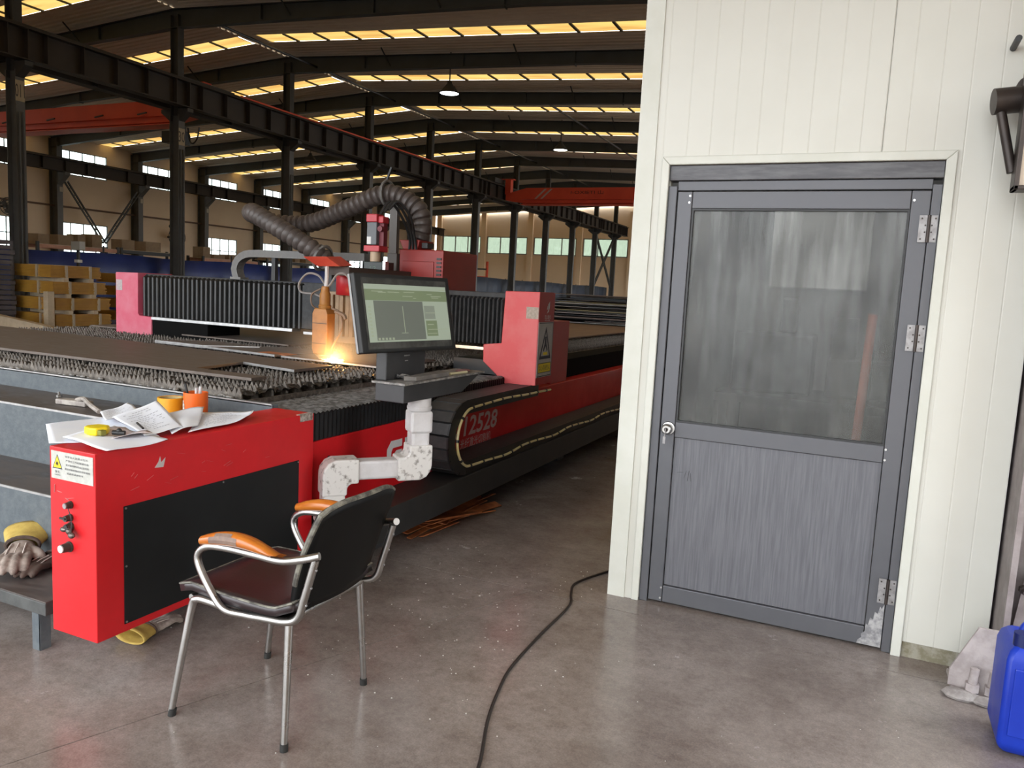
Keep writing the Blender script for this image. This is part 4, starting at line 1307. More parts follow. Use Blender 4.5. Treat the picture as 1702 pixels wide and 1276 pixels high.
# ---- plates on the bed
PZ = SZT
def plate(lab, poly, th=.012, m=PLATE, z=PZ, edges=()):
    cx_ = sum(p[0] for p in poly) / len(poly)
    cy_ = sum(p[1] for p in poly) / len(poly)
    o = MB().prism([(x, y, z + .001) for x, y in poly], (0, 0, th)).build('steel_plate', m, org=(cx_, cy_, z))
    tag(o, lab, 'steel plate', 'steel plates lying on the cutting bed')
    ORG[o.name] = V(cx_, cy_, z)
    for (p, q) in edges:
        (xa, ya), (xb, yb) = poly[p], poly[q]
        dx, dy = xb - xa, yb - ya
        L = math.hypot(dx, dy)
        nx, ny = dy / L * .0006, -dx / L * .0006
        MB().prism([(xa + nx, ya + ny, z + .0015), (xb + nx, yb + ny, z + .0015), (xb + nx, yb + ny, z + th + .0008), (xa + nx, ya + ny, z + th + .0008)], (-nx * 2, -ny * 2, 0)).build('lit_cut_edge', CUTEDGE, o)  # edge lit from the front, painted on as a bright strip
    return o
plate('large brown steel plate with a square notch lying across the front slats', [(-7.05, 3.26), (-3.02, 3.24), (-3.02, 3.36), (-3.56, 3.37), (-3.64, 3.83), (-3.14, 3.73), (-3.14, 4.10), (-4.2, 4.22), (-6.2, 4.36), (-7.05, 4.4)], .016, edges=((4, 5),))
plate('narrow offcut plate just behind the large notched plate at left', [(-5.16, 4.46), (-4.62, 4.43), (-4.30, 4.70), (-4.85, 4.78)], .024, edges=((0, 1), (1, 2)))
plate('mid sized plate behind the notched plate left of the cutting head', [(-4.58, 4.44), (-3.85, 4.36), (-3.72, 4.85), (-4.2, 4.95)], .016, edges=((0, 1),))
plate('steel plate being cut under the glowing cutting head', [(-3.80, 4.37), (-2.95, 4.33), (-2.95, 5.10), (-3.66, 5.10)], .012, edges=((0, 1),))
plate('dark plate far left on the bed under the gantry', [(-6.95, 5.25), (-4.4, 5.15), (-4.4, 7.2), (-6.95, 7.2)], .012)
plate('rosy brown plate on the bed right behind the gantry foot', [(-7.0, 7.25), (-3.36, 7.25), (-3.36, 13.4), (-7.0, 13.4)], .014, PLATEPINK)
o = MB().box(-4.05, -3.78, 4.40, 4.52, PZ + .0135, PZ + .0175)
tag(o.build('orange_offcut', mat('orange_brown_offcut', (.55, .18, .05), (.4, .12, .03), scale=6, rough=.5), org=(-3.9, 4.46, PZ + .0135)), 'small orange brown offcut lying on the plate left of the cutting head', 'offcut')  # offcut in two mottled orange brown tones
# stacked sheets at the far end of the bed
rnd = random.Random(12)
z = PZ + .002
MB().box(-7.2, -2.86, 13.7, 18.5, .70, .938).build('far_table', DARKSTEEL, mc)
TENS = ORD + ['fifteenth', 'sixteenth', 'seventeenth', 'eighteenth', 'nineteenth', 'twentieth', 'twenty-first', 'twenty-second', 'twenty-third', 'twenty-fourth', 'twenty-fifth', 'twenty-sixth', 'twenty-seventh', 'twenty-eighth']
SHM = (PLATE, mat('dull_pale_sheet', (.34, .32, .29), (.24, .22, .2), scale=3, rough=.5), DARKSTEEL, BLACK, mat('rust_tinted_sheet', (.20, .14, .11), (.14, .10, .08), scale=4, rough=.55), mat('yellowish_sheet', (.40, .32, .12), (.3, .24, .1), scale=5, rough=.5))
for i in range(28):
    th = rnd.choice((.006, .008, .010, .014, .02))
    x1 = -3.45 + rnd.uniform(-.5, .25)
    x0 = x1 - rnd.uniform(1.2, 3.4)
    y0 = 13.9 + rnd.uniform(0, .8)
    y1 = y0 + rnd.uniform(2.0, 3.8)
    a = rnd.uniform(-.10, .10)
    c = (x0 + x1) / 2
    m = SHM[rnd.choice((0, 1, 2, 2, 3, 4, 4, 1, 5))]
    ti = rnd.uniform(-.004, .004)
    o = MB().obox((c, (y0 + y1) / 2, z + th / 2), x1 - x0, y1 - y0, th, (math.cos(a), math.sin(a), ti)).build('stacked_sheet', m, org=(c, y0, z))
    tag(o, '%s sheet from the bottom of the sheet stack behind the gantry' % TENS[i], 'sheet', 'stacked sheets behind the gantry')
    z += th + rnd.choice((.003, .005, .012))

# ---- spark, smoke, glow
SP = V(-3.31, 4.335, PZ + .016)
fm = thing('cutting_flame', 'bright orange cutting flame under the nozzle', 'flame', SP)
MB().ball(SP + V(0, -.005, .006), .026, 12, 8, (1.3, .9, .7)).build('flame_core', FLAMECORE, fm, smooth=True)
f2 = MB()
rnd = random.Random(3)
for k in range(26):
    an = rnd.uniform(0, 6.28)
    L = rnd.uniform(.02, .09)
    d = V(math.cos(an), math.sin(an), rnd.uniform(-.05, .25)) * L
    f2.cyl(SP + d * .25, SP + d, .0022, 4, .0004)
f2.build('sparks', FLAME, fm)
ld = bpy.data.lights.new('flame_light', 'POINT')
ld.energy = 4.5
ld.color = (1.0, 0.48, 0.12)
ld.shadow_soft_size = 0.03
lo_ = bpy.data.objects.new('flame_light', ld)
COL.objects.link(lo_)
lo_.parent = fm
lo_.location = (0.05, -0.05, 0.028)
def smoke():
    m = bpy.data.materials.new('cutting_smoke')
    m.use_nodes = True
    nt = m.node_tree
    nt.nodes.remove(nt.nodes['Principled BSDF'])
    vs = nt.nodes.new('ShaderNodeVolumePrincipled')
    vs.inputs['Color'].default_value = (0.92, 0.86, 0.78, 1)
    vs.inputs['Anisotropy'].default_value = 0.25
    tc = nt.nodes.new('ShaderNodeTexCoord')
    ln = nt.nodes.new('ShaderNodeVectorMath')
    ln.operation = 'LENGTH'
    mp = nt.nodes.new('ShaderNodeMapping')
    mp.inputs['Location'].default_value = (0, 0, 0)
    mp.inputs['Scale'].default_value = (1 / .55, 1 / .45, 1 / .38)
    nt.links.new(tc.outputs['Object'], mp.inputs[0])
    nt.links.new(mp.outputs[0], ln.inputs[0])
    mr = nt.nodes.new('ShaderNodeMapRange')
    mr.interpolation_type = 'SMOOTHERSTEP'
    mr.inputs['From Min'].default_value = 0.0
    mr.inputs['From Max'].default_value = 1.0
    mr.inputs['To Min'].default_value = 1.0
    mr.inputs['To Max'].default_value = 0.0
    nt.links.new(ln.outputs['Value'], mr.inputs['Value'])
    nz = nt.nodes.new('ShaderNodeTexNoise')
    nz.inputs['Scale'].default_value = 5.0
    nz.inputs['Detail'].default_value = 3
    nt.links.new(tc.outputs['Object'], nz.inputs['Vector'])
    mu = nt.nodes.new('ShaderNodeMath')
    mu.operation = 'MULTIPLY'
    nt.links.new(mr.outputs[0], mu.inputs[0])
    nt.links.new(nz.outputs['Fac'], mu.inputs[1])
    m2 = nt.nodes.new('ShaderNodeMath')
    m2.operation = 'MULTIPLY'
    m2.inputs[1].default_value = 3.2
    nt.links.new(mu.outputs[0], m2.inputs[0])
    nt.links.new(m2.outputs[0], vs.inputs['Density'])
    nt.links.new(vs.outputs[0], nt.nodes['Material Output'].inputs['Volume'])
    return m
sm = MB()
sm.lathe([(0, .002), (.52, .002), (.55, .08), (.48, .2), (.34, .30), (.18, .36), (0, .38)], (SP.x, SP.y + .05, PZ + .02), 24)
o = sm.build('smoke_haze', smoke(), org=(SP.x, SP.y + .05, PZ + .02))
tag(o, 'thin orange lit smoke drifting around the cutting flame', 'smoke', kind='stuff')

# ================================================================ GANTRY
GY = 5.20
ga = thing('laser_gantry', 'red and black gantry bridging the bed and carrying the cutting head', 'gantry', (-4.3, GY, .8))
MB().prism([(-2.167, GY, .815), (-2.167, GY, 1.496), (-2.441, GY, 1.49), (-2.455, GY, 1.106), (-2.603, GY, 1.088), (-2.600, GY, .96), (-2.40, GY, .80)], (0, .30, 0)).build('end_box', REDLIT, ga, bevel=.006)
MB().box(-2.50, -2.167, GY + .30, GY + .65, .80, 1.28).build('rear_end_box', mat('shaded_red_paint', (.36, .008, .012), (.32, .008, .01), scale=3, rough=.4), ga, bevel=.005)  # shade of the side faces painted in as deeper red
MB().box(-2.170, -2.1655, GY + .002, GY + .30, .816, 1.495).build('side_shade_skin', MATS['shaded_red_paint'], ga)  # thin sheet carrying the side's shade as darker red
MB().prism([(-6.53, GY, .84), (-6.53, GY, 1.478), (-6.235, GY, 1.482), (-6.235, GY, 1.10), (-6.215, GY, 1.085), (-6.06, GY, 1.08), (-6.06, GY, .84)], (0, .40, 0)).build('end_box', PINKRED, ga, bevel=.006)
MB().box(-6.52, -6.44, GY - .002, GY, 1.31, 1.41).build('sticker', mat('faded_grey_sticker', (.42, .36, .36), (.5, .42, .42), scale=60, rough=.6), ga)
MB().box(-2.265, -2.168, GY - .0015, GY, 1.30, 1.385).build('sticker', STICKER, ga)
MB().box(-7.25, -6.10, GY + .05, GY + .6, .84, .88).box(-6.4, -6.1, GY + .1, GY + .5, .88, 1.2).build('far_carriage', DARKSTEEL, ga)
MB().box(-2.86, -2.45, GY + .02, GY + .6, .865, .97).build('near_carriage', BLACK, ga)
MB().box(-6.4, -2.44, GY + .14, GY + .58, 1.075, 1.455).build('beam', BLACK, ga, bevel=.01)
def pleats(x0, x1, n, z0, z1, yf, d, nm, m):
    mb = MB()
    vs = []
    pf = [(0, 1.0), (.12, .45), (.3, .08), (.5, 0), (.7, .08), (.88, .45)]
    P = [(x0 + (x1 - x0) * (k + u) / n, yf + d * v) for k in range(n) for u, v in pf] + [(x1, yf + d)]
    for xx, yy in P:
        vs += [(xx, yy + .03, z1), (xx, yy, z1 - .02), (xx, yy, z0)]
    fs = []
    for k in range(len(P) - 1):
        for j in range(2):
            a = k * 3 + j
            fs.append((a, a + 1, a + 4, a + 3))
    mb.add(vs, fs)
    return mb.build(nm, m, ga, smooth=True)
pleats(-6.21, -4.33, 34, 1.085, 1.465, GY + .02, .05, 'front_bellows', PLEAT)
pleats(-2.95, -2.46, 14, 1.09, 1.44, GY + .02, .05, 'front_bellows', BLACKRUB)
MB().box(-6.2, -2.46, GY + .06, GY + .14, 1.435, 1.475).build('top_cover', BLACKRUB, ga, bevel=.006)
MB().box(-6.05, -4.40, GY - .01, GY + .10, 1.058, 1.082).build('bottom_rail', SILVER, ga)
MB().box(-4.33, -2.46, GY + .05, GY + .10, 1.04, 1.062).build('bottom_rail', SILVER, ga)
MB().box(-6.05, -5.36, GY + .0, GY + .4, .86, 1.055).build('drive_housing', mat('matt_black_housing', (.004, .004, .004), rough=.8, spec=.1), ga, bevel=.01)
MB().box(-4.33, -3.76, GY + .03, GY + .14, 1.09, 1.45).build('side_cover', BLACKRUB, ga)
# logo and warning sign on the end box side (faces +x)
XS = -2.1655
lg = MB()
lg.prism([(XS + .0005, GY + .165, 1.405), (XS + .0005, GY + .20, 1.43), (XS + .0005, GY + .20, 1.385), (XS + .0005, GY + .185, 1.355), (XS + .0005, GY + .15, 1.34), (XS + .0005, GY + .178, 1.372), (XS + .0005, GY + .18, 1.395)], (.001, 0, 0))
lg.prism([(XS + .0005, GY + .158, 1.395), (XS + .0005, GY + .172, 1.40), (XS + .0005, GY + .168, 1.375), (XS + .0005, GY + .150, 1.365)], (.001, 0, 0))
lg.build('logo', LOGOWHITE, ga)
text('brand_lettering', '宏山激光', .032, (XS, GY + .17, 1.315), (0, 1, 0), (0, 0, 1), LOGOWHITE, ga, width=.115)
text('brand_small_lettering', 'HSG LASER', .011, (XS, GY + .17, 1.290), (0, 1, 0), (0, 0, 1), LOGOWHITE, ga, width=.10)
sg = MB().box(XS, XS + .003, GY + .006, GY + .292, .872, 1.278).build('warning_sign', SIGNWHITE, ga)
def rim(poly_o, poly_i, m, nm, par, x):
    mb = MB()
    n = len(poly_o)
    vs = [(x, *p) for p in poly_o] + [(x, *p) for p in poly_i]
    mb.add(vs, [(i, (i + 1) % n, n + (i + 1) % n, n + i) for i in range(n)])
    return mb.build(nm, m, par)
XT = XS + .0036
def rect(y0, y1, z0, z1):
    return [(y0, z0), (y1, z0), (y1, z1), (y0, z1)]
rim(rect(GY + .010, GY + .288, .876, 1.274), rect(GY + .017, GY + .281, .882, 1.268), INK, 'sign_border', sg, XT)
rim([(GY + .035, 1.005), (GY + .262, 1.005), (GY + .149, 1.245)], [(GY + .068, 1.028), (GY + .229, 1.028), (GY + .149, 1.205)], INK, 'warning_triangle', sg, XT)
hm = MB()
hm.prism([(XT, GY + .11, 1.055), (XT, GY + .19, 1.055), (XT, GY + .19, 1.035), (XT, GY + .11, 1.035)], (.0004, 0, 0))
hm.build('yellow_mark', WARNYEL, sg)
hm = MB()
hm.prism([(XT, GY + .135, 1.17), (XT, GY + .163, 1.17), (XT, GY + .167, 1.12), (XT, GY + .195, 1.07), (XT, GY + .18, 1.06), (XT, GY + .153, 1.10), (XT, GY + .118, 1.06), (XT, GY + .105, 1.07), (XT, GY + .130, 1.12)], (.0004, 0, 0))
hm.build('hand_symbol', INK, sg)
hm = MB().box(XT, XT + .0003, GY + .03, GY + .268, .905, .975).build('caption_field', WARNYEL, sg)
rim(rect(GY + .028, GY + .270, .903, .977), rect(GY + .033, GY + .265, .908, .972), INK, 'caption_border', sg, XT + .0004)
text('caption', '当心机械伤人', .042, (XT + .0003, GY + .149, .94), (0, 1, 0), (0, 0, 1), INK, sg, width=.21)

# carriage and cutting head
HY = 4.42
cgm = MB().box(-3.76, -3.34, 4.86, GY + .12, 1.12, 1.50).build('carriage', DARKSTEEL, ga, bevel=.01)
MB().grid(lambda u, v: V(-3.58 + .20 * u, 4.70 + .07 * math.cos(u * 3.14 - 1.57) * -1, 1.40 + .20 * v), 10, 2).build('curved_cover', mat('bright_red_cover', (.45, .02, .03), rough=.4), ga, smooth=True, solid=.006)
mb = MB()
for k in range(9):
    xx = -3.70 + .045 * k
    mb.box(xx, xx + .032, 4.66 + (k % 2) * .012, 4.72, 1.10, 1.40)
mb.build('vertical_bellows', BEIGEBEL, ga)
MB().box(-3.72, -3.30, 4.70, 4.88, 1.05, 1.42).build('z_axis_housing', BEIGEBEL, ga)
mb = MB()
mb.prism([(-3.530, HY - .05, 1.03), (-3.530, HY - .05, 1.27), (-3.512, HY - .05, 1.305), (-3.415, HY - .05, 1.305), (-3.400, HY - .05, 1.27), (-3.400, HY - .05, 1.03), (-3.412, HY - .05, .985), (-3.518, HY - .05, .985)], (0, .09, 0))
hd = mb.build('head_body', HEADAMBER, ga, bevel=.006)
MB().box(-3.526, -3.404, HY - .053, HY - .048, 1.06, 1.064).box(-3.526, -3.404, HY - .053, HY - .048, 1.20, 1.204).build('seam', BRACKET, hd)
MB().lathe([(.055, .0), (.05, .012), (.035, .018), (.03, .03), (.012, .045), (.006, .05)], (-3.462, HY - .01, .986), 16, (0.0, -0.0, -1)).build('nozzle', BEIGEBEL, hd, smooth=True)
MB().lathe([(.042, 0), (.045, .02), (.038, .03), (.038, .10), (.030, .115), (.026, .15), (.020, .155)], (-3.46, HY, 1.305), 16).build('fibre_connector', HEADAMBER, hd, smooth=True)
MB().tube(smoothpath([(-3.455, HY, 1.45), (-3.45, HY, 1.52), (-3.45, HY, 1.60)], 4), .014, 8).build('fibre_tube', PIPECLEAN, hd, smooth=True)
MB().tube(smoothpath([(-3.47, HY + .01, 1.37), (-3.55, HY, 1.30 + .1), (-3.67, HY, 1.41), (-3.69, HY, 1.47), (-3.62, HY, 1.54), (-3.52, HY, 1.53), (-3.44, HY, 1.46), (-3.36, HY, 1.545), (-3.28, HY, 1.54), (-3.26, HY + .05, 1.45)], 6), .008, 6).build('hose_loop', mat('grey_air_hose', (.2, .18, .17), rough=.5), hd, smooth=True)
MB().tube(smoothpath([(-3.50, HY, 1.44), (-3.56, HY - .02, 1.40), (-3.56, HY - .02, 1.33), (-3.53, HY, 1.30)], 5), .006, 6).tube(smoothpath([(-3.40, HY, 1.31), (-3.33, HY, 1.28), (-3.31, HY, 1.18), (-3.36, HY - .02, 1.07), (-3.40, HY, 1.02)], 5), .008, 6).tube(smoothpath([(-3.37, HY, 1.29), (-3.30, HY, 1.27), (-3.28, HY, 1.24)], 4), .014, 6).build('gas_hose', mat('brown_gas_hose', (.16, .10, .06), rough=.5), hd, smooth=True)
mb = MB()
mb.prism([(-3.58, HY - .10, 1.655), (-3.38, HY - .10, 1.66), (-3.33, HY - .02, 1.60), (-3.52, HY - .02, 1.595)], (0, .16, .01))
tp_ = mb.build('red_top_tray', mat('orange_red_tray', (.60, .09, .06), (.5, .06, .04), scale=8, rough=.45), ga, bevel=.004)
MB().box(-3.50, -3.30, HY + .05, GY + .1, 1.54, 1.60).build('head_bracket', mat('brown_grey_bracket', (.06, .045, .038), rough=.6), ga)
# Z axis servo tower
ZY = 5.02
MB().box(-3.525, -3.43, ZY - .05, ZY + .05, 1.955, 2.015).box(-3.43, -3.385, ZY - .03, ZY + .05, 1.95, 2.0).build('motor_cap', mat('red_motor_cap', (.50, .03, .045), rough=.4), ga, bevel=.006)
mo = MB().box(-3.520, -3.432, ZY - .045, ZY + .045, 1.785, 1.955).build('motor_body', mat('grey_motor', (.12, .13, .14), rough=.45), ga, bevel=.006)
MB().box(-3.515, -3.478, ZY - .047, ZY - .044, 1.79, 1.845).build('motor_label', mat('white_label', (.7, .7, .68), rough=.5), mo)
MB().cyl((-3.40, ZY - .02, 1.905), (-3.40, ZY - .05, 1.905), .022, 10).box(-3.43, -3.39, ZY - .01, ZY + .04, 1.78, 1.95).build('motor_plug', mat('dark_red_plug', (.16, .02, .03), rough=.5), mo)
MB().box(-3.535, -3.395, ZY - .06, ZY + .06, 1.735, 1.78).build('motor_flange', MATS['red_motor_cap'], ga, bevel=.005)
MB().cyl((-3.465, ZY, 1.66), (-3.465, ZY, 1.735), .04, 14).build('coupling', mat('tan_coupling', (.5, .36, .24), rough=.5), ga, smooth=True)
zb_ = MB().box(-3.53, -3.36, ZY - .06, ZY + .10, 1.48, 1.66).build('z_box', mat('greenish_black_box', (.008, .016, .014), rough=.4), ga, bevel=.005)
text('z_box_marking', 'HSG', .05, (-3.445, ZY - .0605, 1.58), (0, 0, 1), (-1, 0, 0), mat('dim_green_print', (.10, .16, .12), rough=.6), zb_, width=.09)
MB().box(-3.555, -3.535, ZY - .065, ZY - .02, 1.47, 1.66).box(-3.355, -3.33, ZY - .065, ZY - .02, 1.47, 1.665).box(-3.555, -3.33, ZY - .065, ZY - .02, 1.45, 1.475).build('silver_bracket', SILVER, zb_)
# red fume unit with funnel
fu = MB().box(-3.42, -3.02, 5.28, 5.85, 1.45, 1.775).build('fume_unit', mat('dull_red_unit', (.28, .022, .018), (.24, .018, .015), scale=4, rough=.45), ga, bevel=.008)
MB().box(-3.385, -3.10, 5.272, 5.282, 1.47, 1.685).build('unit_door', MATS['dull_red_unit'], fu, bevel=.004)
for k in range(8):
    MB().box(-3.075, -3.035, 5.272, 5.282, 1.49 + k * .03, 1.505 + k * .03).build('louvre', BLACK, fu)
MB().prism([(-3.44, 5.30, 1.85), (-3.25, 5.30, 1.85), (-3.27, 5.30, 1.775), (-3.40, 5.30, 1.775)], (0, .22, 0)).build('funnel', MATS['dull_red_unit'], fu, bevel=.006)
MB().box(-3.52, -3.43, 5.26, 5.7, 1.45, 1.74).build('side_cabinet', mat('taupe_cover', (.10, .085, .075), rough=.5), ga, bevel=.005)
MB().box(-3.24, -3.19, 5.32, 5.42, 1.79, 1.83).build('valve', BLACK, fu)
# flexible extraction duct
def duct(pts, r, nm, par, m, pitch=.055):
    P = smoothpath(pts, 14)
    # resample
    L = [0]
    for a, b in zip(P[:-1], P[1:]):
        L.append(L[-1] + (b - a).length)
    n = int(L[-1] / pitch * 4)
    Q, rad = [], []
    j = 0
    for k in range(n + 1):
        s = L[-1] * k / n
        while j < len(L) - 2 and L[j + 1] < s:
            j += 1
        t = (s - L[j]) / max(L[j + 1] - L[j], 1e-9)
        Q.append(P[j].lerp(P[j + 1], min(t, 1)))
        rad.append(r * (1.0 if k % 4 in (0, 1) else (.82 if k % 4 == 3 else .95)))
    return MB().tube(Q, rad, 16, up=(0, 1, 0)).build(nm, m, par, smooth=True)
hp = [(-3.33, 5.42, 1.82), (-3.30, 5.42, 1.98), (-3.36, 5.40, 2.12), (-3.60, 5.36, 2.215), (-3.95, 5.34, 2.10), (-4.35, 5.34, 1.97), (-4.63, 5.24, 1.96), (-4.70, 5.05, 2.01), (-4.58, 4.92, 2.01), (-4.36, 4.86, 1.93), (-4.12, 4.86, 1.82), (-3.93, 4.90, 1.71), (-3.88, 5.0, 1.62)]
du = duct(hp, .076, 'flexible_duct', ga, HOSE)
MB().tube([(-3.60 + .0 * math.cos(a), 5.36 + .10 * math.cos(a), 2.215 + .10 * math.sin(a)) for a in [k * math.pi / 8 for k in range(16)]], .012, 6, closed=True).build('duct_ring', DRAGCHAIN, du)
MB().tube([(-3.90 + .03 * math.sin(a) , 4.94 + .10 * math.cos(a), 1.67 + .09 * math.sin(a)) for a in [k * math.pi / 8 for k in range(16)]], .014, 6, closed=True).build('duct_ring', DRAGCHAIN, du)
MB().box(-3.60, -3.53, 5.40, 5.44, 1.45, 2.14).build('duct_post', MATS['taupe_cover'], ga)
MB().bar((-3.62, 5.36, 2.30), (-3.57, 5.36, 2.42), .015, .015).build('hook', BLACK, du)
for k, dx in enumerate((0, .04, .08)):
    MB().tube(smoothpath([(-3.47 + dx, ZY + .05, 2.02 + .02 * k), (-3.42 + dx, ZY + .1, 2.12), (-3.36 + dx, 5.2, 2.02), (-3.33 + dx * .6, 5.28, 1.86), (-3.35 + dx, 5.3, 1.72)], 6), .011, 6).build('power_cable', BLACK, ga, smooth=True)
# grey cable chain on top of the beam
chain = MB().box(-5.16, -5.04, 5.26, 5.36, 1.455, 1.49).build('cable_chain', DRAGCHAIN, ga)
path = [(-5.10, 1.48), (-5.125, 1.56), (-5.09, 1.64), (-5.00, 1.69), (-4.88, 1.70)] + [(-4.8 + .08 * k, 1.70) for k in range(14)]
P2 = smoothpath([(x, 5.31, z) for x, z in path], 2)
lk = MB().obox((0, 0, 0), .072, .085, .062, (1, 0, 0)).mesh('chain_link', DRAGCHAIN)
for a, b in zip(P2[:-1], P2[1:]):
    d = b - a
    if d.length < .02:
        continue
    o = inst('link', lk, chain, (a + b) / 2 - ORG[ga.name], (0, -math.atan2(d.z, d.x), 0))
for x in (-4.7, -4.1):
    MB().box(x - .02, x + .02, 5.29, 5.33, 1.45, 1.67).build('chain_support', DARKSTEEL, ga)

# ================================================================ SIDE ENERGY CHAIN
ec = thing('energy_chain', 'black energy chain looping beside the red machine flank', 'cable chain', (-2.30, 4.2, .343))
x0c, x1c = -2.392, -2.195
cyc, czc, rc = 4.205, .580, .193
pts = []
for k in range(150):
    yy = 14.5 - k * .07
    if yy < cyc:
        break
    pts.append((yy, czc - rc))
n = 9
for k in range(n + 1):
    a = -math.pi / 2 - math.pi * k / n
    pts.append((cyc + rc * math.cos(a) * 1.0, czc + rc * math.sin(a)))
for k in range(1, 17):
    yy = cyc + k * .07
    pts.append((yy, czc + rc + min(.0, 0)))
lm = MB().obox((0, 0, 0), x1c - x0c, .068, .082, (1, 0, 0)).mesh('chain_link_mesh', CHAIN)
lw = MB().obox((0, 0, 0), .012, .074, .088, (1, 0, 0)).mesh('chain_link_side', BLACK)
oc = ORG[ec.name]
for a, b in zip(pts[:-1], pts[1:]):
    dy, dz = b[0] - a[0], b[1] - a[1]
    if math.hypot(dy, dz) < .01:
        continue
    c = V((x0c + x1c) / 2, (a[0] + b[0]) / 2, (a[1] + b[1]) / 2)
    L = inst('link', lm, ec, c - oc, (math.atan2(dz, dy), 0, 0))
    s = inst('link_side_plate', lw, L, (x1c - c.x, 0, 0))
# yellow hose tied on the outer side of the chain
hpts = [(8.6, czc - rc - .005)]
hpts = [(14.4 - k * .3, czc - rc + .012 * math.sin(k * 2.1) + .0) for k in range(34) if 14.4 - k * .3 > 4.3]
for k in range(9):
    a = -math.pi / 2 - math.pi * k / 8
    hpts.append((cyc + .05 + (rc - .01) * math.cos(a), czc + (rc - .01) * math.sin(a)))
hpts += [(4.45, czc + rc - .005), (4.75, czc + rc), (5.05, czc + rc - .01), (5.35, czc + rc - .015), (5.55, czc + rc - .02)]
HP = smoothpath([(x1c + .014, y, z) for y, z in hpts], 4)
yh = MB().tube(HP, .0085, 8).build('yellow_hose', YELLOWHOSE, ec, smooth=True)
acc = 0
for a, b in zip(HP[:-1], HP[1:]):
    acc += (b - a).length
    if acc > .13 and a.y < 9:
        acc = 0
        d = (b - a).normalized()
        MB().tube([a - d * .008, a + d * .008], .0125, 8).build('cable_tie', BLACK, yh)
# scrap under the tray, spark glow painted into its orange
sc_ = thing('scrap_heap', 'orange brown scrap strips with painted spark glow lying under the machine tray', 'scrap', (-2.4, 4.3, 0))
rnd = random.Random(21)
for k in range(44):
    x = rnd.uniform(-2.56, -2.26)
    y = rnd.uniform(3.75, 4.85)
    L = rnd.uniform(.15, .5)
    a = rnd.gauss(1.45, .25)
    z = .006 + rnd.uniform(0, .075)
    MB().obox((x, y, z), L, rnd.uniform(.03, .10), .006, (math.cos(a), math.sin(a), rnd.uniform(-.05, .05)), az=(rnd.uniform(-.3, .3), rnd.uniform(-.3, .3), 1)).build('scrap_strip', SCRAPGLOW, sc_)

# ================================================================ RED CONTROL CABINET
CX0, CX1, CY0, CY1, CZ0, CZ1 = -2.612, -2.376, 1.804, 2.97, .18, .866
cb = thing('control_cabinet', 'bright red control cabinet with a black side panel at the machine front', 'cabinet', ((CX0 + CX1) / 2, 2.3, CZ0))
MB().box(CX0, CX1, CY0, CY1, CZ0, CZ1).build('cabinet_body', RED, cb, bevel=.003)
MB().box(CX1, CX1 + .003, 1.914, 2.865, .210, .655).build('black_panel', BLACKPANEL, cb, bevel=.001)
for y in (1.922, 2.39, 2.857):
    for z in (.218, .43, .647):
        MB().cyl((CX1 + .002, y, z), (CX1 + .0055, y, z), .004, 8).build('panel_screw', CHROME, cb)
MB().box(CX0 + .02, CX1 - .10, CY1 - .12, CY1, .0, CZ0).build('cabinet_foot', DARKSTEEL, cb)
# warning plate on the narrow face
pz1, pz0 = .852, .752
pl = MB().box(-2.600, -2.384, CY0 - .0025, CY0, pz0, pz1).build('warning_plate', LABELGREY, cb)
YP = CY0 - .003
def tri(c, w, h, m, nm, d=0.0):
    MB().prism([(c[0] - w / 2, YP - d, c[1] - h / 2), (c[0] + w / 2, YP - d, c[1] - h / 2), (c[0], YP - d, c[1] + h / 2)], (0, .0003, 0)).build(nm, m, pl)
tri((-2.567, .815), .052, .052, INK, 'triangle_border')
tri((-2.567, .8138), .042, .042, WARNYEL, 'triangle_field', .0004)
st_ = MB()
for k in range(8):
    a = k * math.pi / 4
    st_.prism([(-2.567 + .002 * math.cos(a + 1.2), YP - .0012, .808 + .002 * math.sin(a + 1.2)), (-2.567 + .011 * math.cos(a), YP - .0012, .808 + .011 * math.sin(a)), (-2.567 + .002 * math.cos(a - 1.2), YP - .0012, .808 + .002 * math.sin(a - 1.2))], (0, .0003, 0))
st_.build('laser_star', INK, pl)
text('plate_heading', '警 告', .010, (-2.567, YP, .778), (1, 0, 0), (0, 0, 1), INK, pl)
text('plate_subheading', 'WARNING', .0045, (-2.567, YP, .767), (1, 0, 0), (0, 0, 1), INK, pl)
for k, s in enumerate(('非专业人员禁止打开', '严禁在工作时触摸光路', '激光辐射避免眼或皮肤受到', '直射或散射辐射的照射使用', '前请阅读说明书')):
    text('plate_line', s, .0075, (-2.463 - .004 * (k == 0) - .012 * (k == 4), YP, .838 - .0148 * k), (1, 0, 0), (0, 0, 1), INK, pl, width=.118 if k < 3 else (.13 if k == 3 else .085))
# switches
def knob(x, z, r, l, m, nm, cap=None):
    k = MB().cyl((x, CY0, z), (x, CY0 - .006, z), r * 1.15, 18).cyl((x, CY0 - .006, z), (x, CY0 - l, z), r, 18, r * .9).build(nm, m, cb, smooth=True)
    if cap:
        MB().cyl((x, CY0 - l, z), (x, CY0 - l - .004, z), r * .8, 18).build('cap', cap, k, smooth=True)
    return k
DK = mat('grimy_green_black_switch', (.022, .024, .018), (.05, .05, .04), scale=40, rough=.4)
k1 = knob(-2.503, .667, .012, .022, DK, 'key_switch', STEELHINGE)
k2 = knob(-2.505, .620, .012, .024, DK, 'rotary_switch')
MB().box(-2.528, -2.50, CY0 - .028, CY0 - .022, .617, .624).build('switch_lever', BLACK, k2)
k3 = knob(-2.503, .588, .014, .020, DK, 'push_button', BLACK)
MB().tube(smoothpath([(-2.494, CY0 - .018, .66), (-2.482, CY0 - .015, .62), (-2.476, CY0 - .02, .585), (-2.470, CY0 - .025, .57)], 5), .0015, 5).build('key_string', INK, k1)
